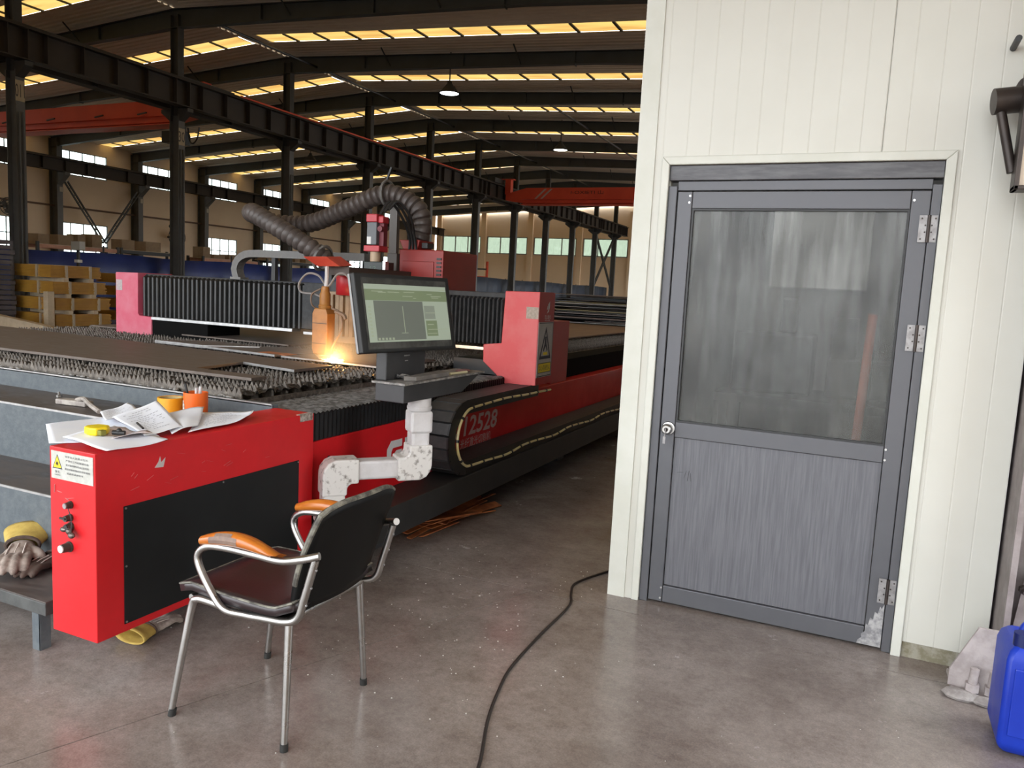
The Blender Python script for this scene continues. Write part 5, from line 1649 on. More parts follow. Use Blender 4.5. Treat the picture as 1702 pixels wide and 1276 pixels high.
MB().ball((-2.473, CY0 - .022, .566), .015, 10, 6, (1, .7, .8)).ball((-2.515, CY0 - .022, .580), .012, 8, 6, (1.3, .7, .8)).ball((-2.487, CY0 - .02, .578), .012, 8, 6).build('key_bunch', mat('dark_tarnished_keys', (.07, .055, .05), (.2, .18, .16), scale=80, rough=.35, metal=.6), k1, smooth=True)
knob(-2.512, .512, .017, .034, mat('dark_green_button_base', (.03, .05, .04), rough=.4), 'white_button', mat('white_button_cap', (.65, .6, .6), rough=.4))
# scratches and torn stickers
for (y, z, w, h) in ((2.05, .772, .05, .04), ):
    MB().prism([(CX1 + .0006, y, z), (CX1 + .0006, y + w * .35, z + h * .5), (CX1 + .0006, y + w * .5, z + h), (CX1 + .0006, y + w * .6, z + h * .4), (CX1 + .0006, y + w, z + h * .8), (CX1 + .0006, y + w * .8, z - h * .1)], (.0006, 0, 0)).build('torn_sticker', mat('torn_white_sticker', (.5, .45, .43), rough=.7), cb)
rnd = random.Random(9)
scm = MB()
for k in range(16):
    y = rnd.uniform(1.95, 2.75)
    z = rnd.uniform(.70, .83)
    a = rnd.uniform(-.5, .9)
    L = rnd.uniform(.015, .04)
    scm.obox((CX1 + .0008, y, z), L, .0006, .0016, (0, math.cos(a), math.sin(a)), az=(1, 0, 0))
scm.build('scratches', mat('pale_scratch', (.50, .16, .15), rough=.6), cb)['kind'] = 'stuff'
scm = MB()
for (x, z, L, a) in ((-2.585, .715, .03, 1.5), (-2.56, .706, .025, -.1), (-2.505, .69, .04, .2), (-2.52, .685, .02, -.3)):
    scm.obox((x, CY0 - .0008, z), L, .0006, .006, (math.cos(a), 0, math.sin(a)), az=(0, 1, 0))
scm.build('scratches', mat('pale_pink_scuff', (.65, .30, .30), rough=.6), cb)['kind'] = 'stuff'
MB().box(-2.40, CX1 + .001, 2.87, 2.96, .835, .868).build('chipped_label', mat('chipped_white_label', (.45, .40, .36), (.15, .12, .1), scale=50, rough=.7), cb)

# ---- papers and small things on the cabinet
def paper(lab, cor, wave, seed, lines=True, curl=0.0):
    rnd = random.Random(seed)
    Q = [Vector(p) for p in cor]
    ctr = sum(Q, Vector((0, 0, 0))) / 4
    t = thing('paper_sheet', lab, 'paper', (ctr.x, ctr.y, min(q.z for q in Q)), 'papers lying on the red cabinet')
    p1, p2 = rnd.uniform(0, 6), rnd.uniform(0, 6)
    def pos(u, v, e=0.0):
        p = (Q[0] * (1 - u) + Q[1] * u) * (1 - v) + (Q[3] * (1 - u) + Q[2] * u) * v
        z = wave * (1 + math.sin(u * 5 + p1 + v * 2)) * .5 + wave * .5 * (1 + math.sin(v * 7 + p2 - u * 3)) * .5
        z += curl * max(0, u - .7) ** 2 * 11 + curl * .5 * max(0, .25 - v) ** 2 * 14
        return p + V(0, 0, z + e)
    MB().grid(lambda u, v: pos(u, v), 14, 14).build('sheet', PAPER, t, smooth=True, solid=.0012)
    if lines:
        m = MB()
        for k in range(12):
            v = .12 + k * .065
            u0 = .12 + rnd.uniform(0, .1)
            u1 = rnd.uniform(.5, .9)
            n = 9
            for i in range(n):
                if rnd.random() < .2:
                    continue
                ua, ub = u0 + (u1 - u0) * i / n, u0 + (u1 - u0) * (i + .75) / n
                m.add([pos(ua, v, .0016), pos(ub, v, .0016), pos(ub, v + .012, .0016), pos(ua, v + .012, .0016)], [(0, 1, 2, 3)])
        m.build('printed_lines', GREYINK, t)['kind'] = 'stuff'
    return t
PT = CZ1 + .002
paper('large white drawing hanging over the left edge of the red cabinet', [(-2.93, 2.01, PT + .004), (-2.90, 2.28, PT + .008), (-2.43, 2.12, PT), (-2.62, 1.808, PT)], .006, 1, False)
paper('white sheet with raised front edge at the near end of the cabinet', [(-2.64, 1.875, PT + .012), (-2.69, 2.13, PT + .012), (-2.35, 2.09, PT + .004), (-2.335, 1.818, PT + .003)], .008, 2, False)
paper('printed sheet with handwriting propped in the middle of the paper pile', [(-2.79, 2.20, PT + .02), (-2.83, 2.455, PT + .060), (-2.45, 2.25, PT + .012), (-2.44, 2.06, PT + .014)], .008, 3, True)
paper('loose sheet lifting at the back of the paper pile', [(-2.91, 2.235, PT + .022), (-3.02, 2.46, PT + .032), (-2.84, 2.36, PT + .032), (-2.74, 2.13, PT + .024)], .008, 4, True)
paper('creased sheet right of the handwritten page', [(-2.80, 2.44, PT + .012), (-2.70, 2.60, PT + .02), (-2.45, 2.33, PT + .012), (-2.42, 2.17, PT + .006)], .012, 5, False)
paper('rightmost sheet with curled corner near the orange cup', [(-2.71, 2.60, PT + .004), (-2.50, 2.70, PT + .008), (-2.42, 2.56, PT + .010), (-2.41, 2.24, PT + .002)], .006, 6, True, .012)
sl_ = thing('plastic_sleeve', 'clear plastic sleeve with a pinkish card on the front papers', 'plastic sleeve', (-2.56, 2.02, CZ1 + .025))
MB().grid(lambda u, v: V(-2.63 + .17 * u + .04 * v, 1.97 + .13 * v - .02 * u, CZ1 + .026 + .008 * math.sin(u * 6 + v * 3)), 10, 8).build('sleeve', mat('pinkish_clear_plastic', (.62, .50, .47), (.7, .64, .66), scale=14, rough=.18), sl_, smooth=True, solid=.001)
KZ = CZ1 + .024
tm = thing('tape_measure', 'yellow tape measure lying on the front papers', 'tape measure', (-2.55, 1.96, KZ))
MB().prism([(x - .015, y - .055, KZ) for x, y in ((-2.600, 2.005), (-2.585, 1.985), (-2.545, 1.975), (-2.520, 1.985), (-2.515, 2.03), (-2.54, 2.06), (-2.59, 2.05))], (0, 0, .030)).build('case', YELLOWB, tm, bevel=.007)
MB().box(-2.545, -2.515, 1.935, 1.96, KZ + .002, KZ + .022).build('grip', mat('olive_grip', (.18, .17, .02), rough=.5), tm, bevel=.004)
pn = thing('black_marker', 'small black marker stub beside the yellow tape measure', 'marker', (-2.485, 1.99, KZ))
MB().cyl((-2.51, 1.98, KZ + .010), (-2.47, 2.00, KZ + .010), .009, 10).ball((-2.488, 1.99, KZ + .018), .010, 8, 6).build('barrel', BLACK, pn, smooth=True)
pe = MB().cyl((-2.55, 2.12, KZ + .022), (-2.47, 2.08, KZ + .016), .004, 8).build('pencil', BLACK, org=(-2.51, 2.10, KZ + .01), smooth=True)
tag(pe, 'thin black pencil lying across the papers', 'pencil')
TZ = .781
tp2 = thing('tape_roll', 'yellow tape roll standing on the machine step', 'tape roll', (-3.11, 2.785, TZ))
MB().lathe([(.064, 0), (.064, .105), (.055, .105), (.055, .0), (.064, 0)], (-3.11, 2.785, TZ), 32).build('tape', YELLOWT, tp2, smooth=True)
MB().lathe([(.0545, 0.002), (.0545, .103), (.049, .103), (.049, .002), (.0545, .002)], (-3.11, 2.785, TZ), 32).build('core', mat('cardboard_core', (.5, .38, .18), rough=.7), tp2, smooth=True)
cu = thing('pen_cup', 'orange cup with pens and a white label on the machine step', 'cup', (-2.93, 2.77, TZ))
cupb = MB().lathe([(0, 0), (.053, 0), (.056, .01), (.057, .15), (.053, .15), (.052, .012), (0, .012)], (-2.93, 2.77, TZ), 28).build('cup', ORANGE, cu, smooth=True)
lb = MB()
for k in range(6):
    a0 = -2.35 + k * .11
    hgt = (.055, .085, .10, .10, .085, .06)[k]
    lb.add([(-2.93 + .0585 * math.cos(a0), 2.77 + .0585 * math.sin(a0), TZ + .012), (-2.93 + .0585 * math.cos(a0 + .11), 2.77 + .0585 * math.sin(a0 + .11), TZ + .012), (-2.93 + .0585 * math.cos(a0 + .11), 2.77 + .0585 * math.sin(a0 + .11), TZ + .012 + hgt), (-2.93 + .0585 * math.cos(a0), 2.77 + .0585 * math.sin(a0), TZ + .012 + hgt)], [(0, 1, 2, 3)])
lb.build('label', mat('cream_label', (.62, .56, .48), (.35, .28, .22), scale=60, rough=.6, lo=.5, hi=.62), cu)
for nm, lab, a, b, r, m in (('marker_pen', 'black marker pen leaning in the orange cup', (-2.94, 2.76, TZ + .02), (-2.972, 2.745, TZ + .19), .006, BLACK), ('chalk_pen', 'white pen leaning in the orange cup', (-2.93, 2.77, TZ + .02), (-2.905, 2.75, TZ + .175), .007, PIPECLEAN), ('chalk_stick', 'pale chalk stick at the back of the orange cup', (-2.93, 2.785, TZ + .02), (-2.93, 2.80, TZ + .175), .008, PIPECLEAN)):
    o = MB().cyl(a, b, r, 10).build(nm, m, org=a, smooth=True)
    tag(o, lab, 'pen', 'pens in the orange cup')
tl = thing('caulking_tool', 'worn pale hand tool lying on the upper grey step', 'tool', (-3.72, 2.74, TZ))
MB().obox((-3.76, 2.74, TZ + .015), .20, .06, .028, (1, .12, 0)).build('tool_body', mat('worn_pale_paint', (.42, .38, .34), (.25, .22, .2), scale=20, rough=.6), tl, bevel=.006)
MB().tube(smoothpath([(-3.74, 2.74, TZ + .03), (-3.66, 2.72, TZ + .045), (-3.56, 2.68, TZ + .03), (-3.44, 2.64, TZ + .012)], 5), .012, 8).build('handle', MATS['worn_pale_paint'], tl, smooth=True)
nb = MB().lathe([(0, 0), (.014, 0), (.014, .012), (.006, .014), (.006, .03), (0, .03)], (-4.05, 2.86, TZ), 6).build('hex_bolt', CHROME, org=(-4.05, 2.86, TZ))
tag(nb, 'small bright hex bolt standing on the upper grey step', 'bolt')

# ================================================================ OPERATOR TERMINAL
tm_ = thing('operator_terminal', 'black touch screen terminal on a white swinging arm', 'terminal', (-2.245, 2.94, .343))
AZ = .600
A = V(-2.265, 2.98, 0)
B = V(-1.99, 3.30, 0)
dv = (B - A).normalized()
sd = V(-dv.y, dv.x, 0)
W = .092
def sqpipe(a, b, w, nm, m, up, bev=.012):
    return MB().bar(a, b, w, w, up).build(nm, m, tm_, bevel=bev)
def elbow(c, d1, d2, nm, w=.118, L=.115):
    """square elbow: chamfered outer corner joining direction d1 and d2"""
    d1, d2 = Vector(d1), Vector(d2)
    n = d1.cross(d2).normalized()
    h = w / 2
    c = Vector(c)
    prof = [d1 * L + d2 * h, d1 * L - d2 * h, d1 * (.0) - d2 * h, -d1 * (h * .55) - d2 * (h * .75), -d1 * (h * .9) - d2 * (h * .25), -d1 * h + d2 * (h * .2), -d1 * h + d2 * L, d1 * h + d2 * L, d1 * h + d2 * (h * 1.3), d1 * (h * 1.3) + d2 * h]
    return MB().prism([c + p - n * h for p in prof], n * w).build(nm, PIPEWHITE, tm_, bevel=.008)
PA = V(A.x, A.y, AZ)
PB = V(B.x, B.y, AZ)
sqpipe((A.x, A.y, .345), (A.x, A.y, AZ - .08), W * 1.15, 'arm_post', PIPEWHITE, dv)
MB().obox((A.x, A.y, .352), .15, .15, .018, dv).build('arm_base', PIPECLEAN, tm_, bevel=.004)
elbow(PA, dv, (0, 0, -1), 'arm_elbow')
sqpipe(PA + dv * .10, PB - dv * .10, W, 'arm_tube', PIPECLEAN, (0, 0, 1))
elbow(PB, -dv, (0, 0, 1), 'arm_elbow')
sqpipe((B.x, B.y, AZ + .10), (B.x, B.y, AZ + .20), W, 'arm_tube', PIPECLEAN, dv)
sqpipe((B.x, B.y, AZ + .175), (B.x, B.y, AZ + .285), W * 1.22, 'arm_coupling', PIPECLEAN, dv)
MB().cyl((B.x, B.y, AZ + .285), (B.x, B.y, AZ + .345), .058, 20).cyl((B.x, B.y, AZ + .292), (B.x, B.y, AZ + .306), .062, 20).build('arm_swivel', PIPECLEAN, tm_, smooth=True)
# tray
TB, TT = .945, 1.030
trm = MB()
trm.prism([(-1.945, 3.08, TT), (-1.945, 3.08, TB), (-1.945, 3.66, TB), (-1.945, 3.86, TT)], (-.16, 0, 0))
trm.build('tray_box', TRAYDARK, tm_, bevel=.004)
MB().box(-2.12, -1.935, 3.07, 3.90, TT, TT + .010).build('tray_top', mat('grimy_tray_top', (.10, .095, .09), (.30, .28, .26), scale=30, rough=.5), tm_)
MB().box(-2.12, -2.06, 3.10, 3.46, TT + .01, 1.24).build('screen_stem', TRAYDARK, tm_, bevel=.006)
MB().box(-2.059, -2.056, 3.25, 3.30, 1.15, 1.156).box(-2.059, -2.056, 3.26, 3.285, 1.125, 1.13).build('stem_scratch', SILVER, tm_)
# screen, tilted back
SC = V(-2.047, 3.261, 1.362)
ya_, ti_ = R_(-9.5), R_(11.7)
sn = V(math.cos(ya_) * math.cos(ti_), math.sin(ya_) * math.cos(ti_), math.sin(ti_))
sr = V(-math.sin(ya_), math.cos(ya_), 0)
su = sn.cross(sr)
SW, SH = .682, .372
bz = MB().obox(SC - sn * .022, SW, .372, .044, sr, az=sn)
bz = MB()
bz.obox(SC - sn * .022, SW, SH, .044, sr, az=sn)
bz = bz.build('screen_housing', SCREENBEZ, tm_, bevel=.006)
MB().obox(SC - sn * .03 - sr * (SW / 2 + .002), .003, SH * .98, .012, sr, az=sn).build('silver_side_trim', mat('dull_grey_trim', (.3, .3, .3), rough=.5), bz)
def spt(u, v, e=.001):
    return SC + sr * (u - .5) * SW + su * (v - .5) * SH + sn * e
def srect(u0, u1, v0, v1, e, nm, m, par):
    return MB().add([spt(u0, v0, e), spt(u1, v0, e), spt(u1, v1, e), spt(u0, v1, e)], [(0, 1, 2, 3)]).build(nm, m, par)
sf = srect(.055, .955, .045, .945, .0012, 'dusty_glass_border', mat('dusty_dark_glass', (.045, .046, .042), (.085, .085, .08), scale=8, rough=.25), bz)
dp = srect(.075, .945, .13, .865, .0018, 'lit_screen', SCREEN, bz)
def ui(c, s):
    m = bpy.data.materials.new('screen_ink')
    m.use_nodes = True
    b = m.node_tree.nodes['Principled BSDF']
    b.inputs['Base Color'].default_value = (.1, .11, .09, 1)
    b.inputs['Roughness'].default_value = .35
    b.inputs['Emission Color'].default_value = (*c, 1)
    b.inputs['Emission Strength'].default_value = s
    return m
UI_G = ui((.36, .48, .22), .24)
UI_D = ui((.24, .27, .235), .22)
UI_W = ui((.62, .70, .48), .34)
UI_L = ui((.42, .48, .38), .30)
srect(.075, .945, .66, .80, .0022, 'toolbar_band', UI_G, bz)
srect(.15, .66, .15, .655, .0022, 'drawing_area', UI_D, bz)
srect(.67, .79, .42, .60, .0022, 'side_panel', UI_L, bz)
srect(.675, .80, .19, .40, .0022, 'side_panel', UI_G, bz)
uw = MB()
rnd = random.Random(17)
def ur(u0, u1, v0, v1):
    uw.add([spt(u0, v0, .0026), spt(u1, v0, .0026), spt(u1, v1, .0026), spt(u0, v1, .0026)], [(0, 1, 2, 3)])
ur(.435, .442, .24, .59)
ur(.40, .47, .235, .243)
for k in range(9):
    ur(.095, .118, .20 + k * .045, .225 + k * .045)
for k in range(10):
    u = .10 + rnd.random() * .7
    v = .68 + rnd.random() * .11
    ur(u, u + rnd.uniform(.03, .12), v, v + .010)
for k in range(5):
    ur(.16 + k * .035, .18 + k * .035, .155, .185)
ur(.69, .76, .34, .352)
ur(.69, .92, .275, .283)
ur(.68, .79, .22, .228)
ur(.68, .80, .50, .508)
ur(.86, .93, .815, .828)
uw.build('screen_lines', UI_W, bz)
# clutter on the tray
o = MB().prism([(-2.0, 3.16, TT + .011), (-1.945, 3.19, TT + .011), (-1.95, 3.52, TT + .011), (-2.03, 3.55, TT + .011)], (0, 0, .022)).build('notebook', mat('worn_grey_cloth_book', (.17, .155, .14), (.12, .11, .10), scale=12, rough=.8), org=(-1.98, 3.35, TT + .011), bevel=.004)
tag(o, 'worn grey notebook lying on the terminal tray', 'notebook')
o = MB().cyl((-2.08, 3.13, TT + .011), (-2.08, 3.13, TT + .026), .016, 14).build('red_cap', mat('red_plastic_cap', (.55, .06, .05), rough=.4), org=(-2.08, 3.13, TT + .011), smooth=True)  # small red plastic cap lying on the tray
tag(o, 'small red cap on the left of the terminal tray', 'tape roll')
tg = thing('wire_coil', 'shiny crumpled wire coil on the terminal tray', 'wire', (-2.03, 3.20, TT + .011))
MB().tube([(-2.03 + .02 * math.cos(k * 1.1), 3.20 + .03 * math.sin(k * 1.3), TT + .016 + .02 * abs(math.sin(k * .9))) for k in range(14)], .003, 6).build('coil', SILVER, tg, smooth=True)
o = MB().cyl((-1.97, 3.56, TT + .017), (-1.955, 3.72, TT + .017), .007, 10).build('screwdriver', mat('yellowish_handle', (.5, .45, .28), rough=.5), org=(-1.96, 3.6, TT + .011), smooth=True)
tag(o, 'pale handled screwdriver on the right of the terminal tray', 'screwdriver')
o = MB().ball((-2.0, 3.76, TT + .018), .055, 14, 8, (.6, 1.2, .14)).build('rag', mat('maroon_rag', (.13, .05, .05), (.18, .09, .09), scale=20, rough=.85), org=(-2.0, 3.76, TT + .011), smooth=True)
tag(o, 'maroon rag at the right end of the terminal tray', 'rag')

# ================================================================ CHAIR
ch = thing('office_armchair', 'old chrome armchair with dark vinyl seat and orange wooden arms', 'chair', (-1.80, 2.07, 0))
legm = [((-2.035, 1.822), (-1.965, 1.850)), ((-1.568, 1.845), (-1.575, 1.868)), ((-1.597, 2.318), (-1.590, 2.262)), ((-2.045, 2.300), (-1.975, 2.268))]
for i, ((fx, fy), (tx, ty)) in enumerate(legm):
    if i in (0, 3):
        P = smoothpath([(fx, fy, .02), (fx + (tx - fx) * .55, fy + (ty - fy) * .5, .24), (tx - .006, ty, .395), (tx + .018, ty, .424), (tx + .06, ty, .428), (tx + .12, ty, .424)], 6)
    else:
        P = [(fx, fy, .02), (tx, ty, .425)]
    L = MB().tube(P, [.0115 + .0025 * min(1, k / max(1, len(P) - 1) * 2) for k in range(len(P))], 12).build('leg', CHROME, ch, smooth=True)
    MB().cyl((fx, fy, 0), (fx + (tx - fx) * .06, fy + (ty - fy) * .06, .026), .0135, 12).build('foot_cap', RUBBER, L, smooth=True)
for s, y, yo in ((-1, 1.850, 1.832), (1, 2.275, 2.300)):
    P = smoothpath([(-1.580, y, .690), (-1.62, yo, .652), (-1.72, yo, .648), (-1.85, yo, .640), (-1.915, yo, .622), (-1.932, yo, .590), (-1.908, yo, .540), (-1.84, yo, .470), (-1.79, yo, .432), (-1.74, y, .420), (-1.66, y, .424), (-1.585, y, .432), (-1.535, y, .455), (-1.508, y, .52), (-1.478, y, .62), (-1.462, y, .672), (-1.472, y + s * .006, .690), (-1.52, yo, .682), (-1.58, yo, .664)], 6)
    P = smoothpath([(-1.448, y, .668), (-1.50, yo, .652), (-1.58, yo, .632), (-1.68, yo, .632), (-1.80, yo, .632), (-1.885, yo, .622), (-1.925, yo, .590), (-1.918, yo, .545), (-1.865, yo, .470), (-1.81, yo, .425), (-1.74, y, .415), (-1.66, y, .421), (-1.57, y, .430), (-1.525, y, .455), (-1.503, y, .52), (-1.478, y, .60), (-1.462, y, .655)], 7)
    a_ = MB().tube(P, .0125, 12, up=(0, 1, 0)).build('arm_frame', CHROME, ch, smooth=True)
    # wooden arm pad
    def padp(u, k):
        x = -1.912 + u * .345
        zc = .632 + .024 * math.sin(min(1, u * 1.15) * math.pi) + .012 * u
        h = .024 * math.sin(max(.05, min(1, .12 + u * .95)) * math.pi) ** .5
        w = .026 * (math.sin(max(.04, min(.96, u)) * math.pi) ** .35)
        a = 2 * math.pi * k / 12
        return V(x, yo + w * math.cos(a), zc + h * math.sin(a) + .006)
    mb = MB()
    vs = [padp(i / 14, k) for i in range(15) for k in range(12)]
    fs = [(i * 12 + k, i * 12 + (k + 1) % 12, (i + 1) * 12 + (k + 1) % 12, (i + 1) * 12 + k) for i in range(14) for k in range(12)]
    fs += [tuple(range(11, -1, -1)), tuple(range(14 * 12, 15 * 12))]
    mb.add(vs, fs)
    ap = mb.build('wooden_arm', WOOD, ch, smooth=True)
    if s < 0:
        mb = MB()
        g_ = []
        for u_ in range(2, 8):
            for k in (4, 5, 6, 7):
                p = padp(u_ / 14, k)
                q = padp(u_ / 14, 0) * .5 + padp(u_ / 14, 6) * .5
                g_.append(p + (p - q) * .03)
        mb.add(g_, [(i * 4 + k, i * 4 + k + 1, (i + 1) * 4 + k + 1, (i + 1) * 4 + k) for i in range(5) for k in range(3) if not (i in (0, 4) and k == 0)])
        mb.build('worn_patch', WOODWORN, ap)
    for z in (.50, .56, .62):
        MB().cyl((-1.508 + (z - .5) * .30, y, z), (-1.4925 + (z - .5) * .30, y, z), .004, 8).build('rivet', STEELHINGE, a_)
# seat cushion
def seatp(u, v):
    x = -2.035 + u * .485
    hw = .205 + .02 * math.sin(u * 2.6)
    y = 2.063 + (v - .5) * 2 * hw
    z = .452 - .018 * math.sin(math.pi * v) * math.sin(math.pi * min(1, u * 1.1)) + .012 * (1 - u) - .02 * max(0, .12 - u) * 8
    if u > .86:
        z += (u - .86) * .22
    return V(x, y, z)
MB().grid(seatp, 16, 12).build('seat', VINYL, ch, smooth=True, solid=.030)
ed = [seatp(u / 16, 0) for u in range(17)] + [seatp(1, v / 12) for v in range(1, 13)] + [seatp(u / 16, 1) for u in range(15, -1, -1)] + [seatp(0, v / 12) for v in range(11, 0, -1)]
MB().tube([p + V(0, 0, .013) for p in ed], .004, 6, closed=True).build('seat_piping', PIPING, ch, smooth=True)
MB().box(-1.98, -1.58, 1.87, 2.255, .418, .432).build('seat_board', BLACK, ch)
MB().cyl((-1.975, 1.85, .424), (-1.975, 2.268, .424), .011, 10).build('seat_frame', CHROME, ch, smooth=True)
MB().cyl((-1.585, 1.86, .424), (-1.585, 2.262, .424), .011, 10).build('seat_frame', CHROME, ch, smooth=True)
# backrest
def backp(u, v):
    # u up, v across
    hw = .205 * (1 - .10 * u) if u > .25 else .205 * (.86 + .46 * u)
    hw = .19 + .022 * math.sin(u * 2.7)
    y = 2.070 + (v - .5) * 2 * hw + .010 * u
    bend = .035 * (1 - (2 * v - 1) ** 2)
    x = -1.575 + .105 * u + bend * .8 - .01 * math.sin(u * 3.1)
    z = .455 + .355 * u - .030 * (2 * v - 1) ** 4 * u
    return V(x, y, z)
MB().grid(backp, 14, 14).build('backrest', CHAIRBACK, ch, smooth=True, solid=.026)
MB().grid(lambda u, v: backp(.04 + .92 * u, .03 + .94 * v) + V(-.016, 0, .002), 12, 12).build('back_cushion', VINYL, ch, smooth=True, solid=.012)
bp_ = [backp(u / 14, 0) for u in range(4, 15)] + [backp(1, v / 14) for v in range(1, 15)] + [backp(u / 14, 1) for u in range(13, 3, -1)]
MB().tube([p + V(0, 0, .0) for p in bp_], .010, 8).build('back_piping', PIPING, ch, smooth=True)

# ================================================================ GLOVES
def glove(lab, loc, ang, scale, yaw_flip=1, cuffm=GLOVECUFF, handm=GLOVEGREY, lift=0.0):
    t = thing('leather_glove', lab, 'glove', loc, 'worn leather work gloves')
    ca, sa = math.cos(ang), math.sin(ang)
    def W(x, y, z):
        z = z + lift * max(0, .08 - x)
        x, y, z = x * scale, y * scale * yaw_flip, z * scale
        return V(loc[0] + x * ca - y * sa, loc[1] + x * sa + y * ca, loc[2] + z)
    # hand: palm and five fingers, merged by a voxel remesh
    mb = MB()
    rot = Matrix.Rotation(ang, 3, 'Z')
    mb.ball(W(.0, 0, .028), .052 * scale, 14, 10, (1.15, .95, .5), rot)
    mb.ball(W(-.04, 0, .030), .048 * scale, 14, 10, (1.1, .9, .55), rot)
    for k, (yy, L, dz) in enumerate(((.036, .075, .004), (.012, .092, .010), (-.013, .088, .008), (-.036, .066, .002))):
        P = smoothpath([W(.025, yy, .030), W(.055 + L * .3, yy * 1.15, .034 + dz), W(.055 + L * .75, yy * 1.25, .024 + dz * .5), W(.055 + L, yy * 1.28, .014)], 4)
        mb.tube(P, [.0155 * scale] * (len(P) - 2) + [.013 * scale, .008 * scale], 10)
        mb.ball(P[-2], .0125 * scale, 8, 6)
    P = smoothpath([W(-.03, .035, .026), W(.0, .062, .024), W(.035, .078, .016)], 4)
    mb.tube(P, [.018 * scale] * (len(P) - 1) + [.011 * scale], 10)
    mb.ball(P[-1], .0115 * scale, 8, 6)
    h = mb.build('hand', handm, t, smooth=True)
    md = h.modifiers.new('remesh', 'REMESH')
    md.mode = 'VOXEL'
    md.voxel_size = .0045 * scale
    md.use_smooth_shade = True
    sm_ = h.modifiers.new('smooth', 'SMOOTH')
    sm_.iterations = 3
    sm_.factor = .5
    # cuff: flattened flared tube
    mb = MB()
    n = 20
    rings = []
    for i in range(7):
        u = i / 6
        x = -.055 - .115 * u
        hw = .052 + .034 * u
        hh = .026 + .012 * u + .004 * math.sin(u * 9)
        rings.append([W(x, hw * math.cos(2 * math.pi * k / n), .032 + .006 * u + hh * math.sin(2 * math.pi * k / n) * (1 if math.sin(2 * math.pi * k / n) > 0 else .75)) for k in range(n)])
    vs = [p for r in rings for p in r]
    fs = [(i * n + k, (i + 1) * n + k, (i + 1) * n + (k + 1) % n, i * n + (k + 1) % n) for i in range(6) for k in range(n)]
    mb.add(vs, fs)
    c = mb.build('cuff', cuffm, t, smooth=True, solid=.004)
    st2 = [W(-.058, .054 * math.cos(2 * math.pi * k / n), .032 + .031 * math.sin(2 * math.pi * k / n) * (1 if math.sin(2 * math.pi * k / n) > 0 else .8)) for k in range(n)]
    MB().tube(st2, .007 * scale, 6, closed=True).build('wrist_band', GLOVESTRAP, t, smooth=True)
    for yy in (.022, -.002, -.026):
        P = [W(-.02, yy * .9, .0555), W(.03, yy * 1.05, .0515), W(.055, yy * 1.1, .045)]
        MB().tube(P, .003 * scale, 5).build('back_seam', mat('pale_seam', (.5, .44, .4), rough=.8), t)
    return t
glove('yellow cuffed leather glove lying on top on the grey bench', (-3.21, 2.07, .216 + .016), R_(-46), 1.2, 1, lift=.10)
glove('dark worn glove under the yellow cuffed glove on the bench', (-3.10, 2.11, .216), R_(-78), .95, -1, cuffm=GLOVESTRAP, handm=GLOVESTRAP)
glove('yellow leather glove lying on the floor under the red cabinet', (-2.60, 2.25, 0.0), R_(96), .85, 1)

# ================================================================ FLOOR CABLE, LITTER, JUG, RIGHT EDGE
cp = [(-.86, 1.55), (-.93, 1.85), (-.985, 2.077), (-1.075, 2.318), (-1.13, 2.52), (-1.166, 2.717), (-1.178, 3.05), (-1.179, 3.401), (-1.225, 3.56), (-1.255, 3.671), (-1.235, 3.78), (-1.166, 3.954), (-1.08, 4.15), (-1.12, 4.6), (-1.3, 5.2)]
o = MB().tube(smoothpath([(x, y, .006) for x, y in cp], 8), .006, 8).build('floor_cable', CABLE, org=(-1.1, 2.8, 0), smooth=True)
tag(o, 'dark cable snaking over the concrete floor past the booth corner', 'cable')
rnd = random.Random(31)
lt = MB()
for k in range(150):
    x = rnd.gauss(-1.55, .35)
    y = rnd.uniform(2.2, 4.0)
    if x > -1.12 and y > 3.3:
        continue
    r = rnd.uniform(.0015, .0045) * (1.6 if rnd.random() < .1 else 1)
    lt.ball((x, y, r * .4), r, 5, 3, (1, 1, .5))
for k in range(50):
    x = rnd.uniform(-2.3, .3)
    y = rnd.uniform(1.5, 3.4)
    r = rnd.uniform(.001, .003)
    lt.ball((x, y, r * .4), r, 5, 3, (1, 1, .5))
o = lt.build('metal_crumbs', mat('bright_metal_crumb', (.65, .62, .58), rough=.35, metal=.3))
tag(o, 'tiny bright metal crumbs scattered over the floor', 'litter', kind='stuff')

# steel column at the booth's right end
rc_ = thing('corner_column', 'rusty grey steel column with bolted foot at the right of the booth', 'column', (.8, 3.66, 0))
MB().box(.590, .612, 3.47, 3.86, .03, 6.0).build('flange', RUSTGREY, rc_)
MB().box(.985, 1.005, 3.47, 3.86, .03, 6.0).build('flange', RUSTGREY, rc_)
MB().box(.612, .985, 3.70, 3.715, .03, 6.0).build('web', RUSTGREY, rc_)
MB().box(.435, 1.10, 3.385, 3.62, .0, .018).build('base_plate', PINKGREY, rc_, bevel=.004)
MB().prism([(.592, 3.455, .018), (.425, 3.455, .018), (.425, 3.455, .085), (.510, 3.455, .275), (.592, 3.455, .275)], (0, .015, 0)).build('gusset_plate', PINKGREY, rc_, bevel=.002)
MB().prism([(.615, 3.56, .028), (.95, 3.56, .028), (.93, 3.56, .50), (.66, 3.56, .52)], (0, .015, 0)).build('splice_plate', RUSTGREY, rc_)
for (x, z) in ((.655, .43), (.70, .475)):
    MB().cyl((x, 3.56, z), (x, 3.535, z), .018, 6).cyl((x, 3.535, z), (x, 3.505, z), .010, 10).build('splice_bolt', BRACKET, rc_)
for (x, y) in ((.505, 3.42), (.57, 3.42)):
    a_ = MB().cyl((x, y, .028), (x, y, .060), .026, 6).build('anchor_nut', PINKGREY, rc_)
    MB().cyl((x, y, .060), (x + .004, y, .12), .016, 12).build('anchor_bolt', PINKGREY, a_, smooth=True)
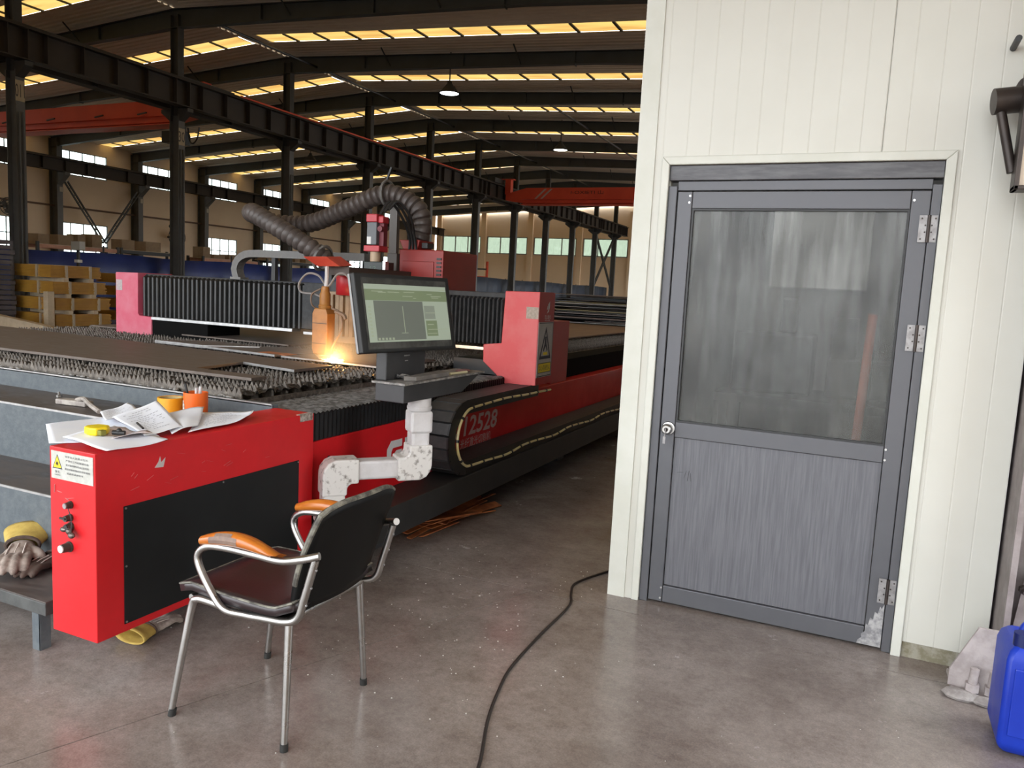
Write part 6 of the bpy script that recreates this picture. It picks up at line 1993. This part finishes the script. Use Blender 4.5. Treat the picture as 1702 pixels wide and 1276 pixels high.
MB().ball((.47, 3.40, .012), .06, 10, 6, (1.2, .8, .35)).ball((.56, 3.38, .012), .05, 10, 6, (1.3, .7, .35)).build('mortar_lump', mat('grey_mortar', (.25, .22, .21), (.36, .33, .31), scale=30, rough=.9, bump=.5), rc_)

jg = thing('plastic_jug', 'blue plastic jerrycan standing at the right picture edge', 'jug', (.68, 3.12, 0))
mb = MB()
def jr(z, ins):
    return [(.535 + ins, 3.00 + ins, z), (.825 - ins, 3.00 + ins, z), (.825 - ins, 3.25 - ins, z), (.535 + ins, 3.25 - ins, z)]
rings = [jr(0.004, .03), jr(.02, .008), jr(.05, 0), jr(.34, 0), jr(.37, .008), jr(.395, .03)]
vs = [p for r in rings for p in r]
fs = [(i * 4 + k, i * 4 + (k + 1) % 4, (i + 1) * 4 + (k + 1) % 4, (i + 1) * 4 + k) for i in range(5) for k in range(4)] + [(3, 2, 1, 0), (20, 21, 22, 23)]
mb.add(vs, fs)
mb.build('jug_body', BLUEJUG, jg, smooth=True, bevel=.022)
MB().tube(smoothpath([(.59, 3.125, .385), (.60, 3.125, .43), (.64, 3.125, .445), (.72, 3.125, .445), (.76, 3.125, .43), (.77, 3.125, .385)], 5), .016, 10).build('jug_handle', BLUEJUG, jg, smooth=True)
MB().cyl((.58, 3.05, .385), (.58, 3.05, .43), .028, 18).build('jug_cap', mat('dark_blue_cap', (.003, .01, .09), rough=.4), jg, smooth=True)
MB().box(.56, .80, 2.994, 3.002, .08, .32).build('jug_rib', BLUEJUG, jg, bevel=.004)

wbk = thing('wall_bracket', 'dark bronze pipe bracket with framed panel high on the booth wall', 'bracket', (.50, 3.60, 2.3))
MB().cyl((.345, 3.50, 2.294), (.80, 3.56, 2.335), .048, 20).build('bracket_pipe', BRACKET, wbk, smooth=True)
MB().cyl((.455, 3.55, 2.36), (.455, 3.68, 2.36), .034, 16).build('wall_socket', BRACKET, wbk, smooth=True)
MB().cyl((.368, 3.50, 2.28), (.430, 3.48, 2.03), .017, 12).build('strut', BRACKET, wbk, smooth=True)
fr = MB()
fr.box(.432, .448, 3.40, 3.50, 1.958, 2.40).box(.432, .80, 3.40, 3.50, 1.958, 1.974).box(.432, .80, 3.40, 3.50, 2.39, 2.406)
fr.build('panel_frame', BRACKET, wbk, bevel=.003)
MB().box(.448, .80, 3.425, 3.435, 1.974, 2.39).build('framed_panel', PEACHPANEL, wbk)
MB().cyl((.50, 3.47, 1.958), (.55, 3.5, 1.85), .010, 8).build('lower_strut', BRACKET, wbk)
MB().cyl((.408, 3.55, 2.535), (.408, 3.68, 2.535), .012, 10).build('wall_bolt', BLACK, wbk)
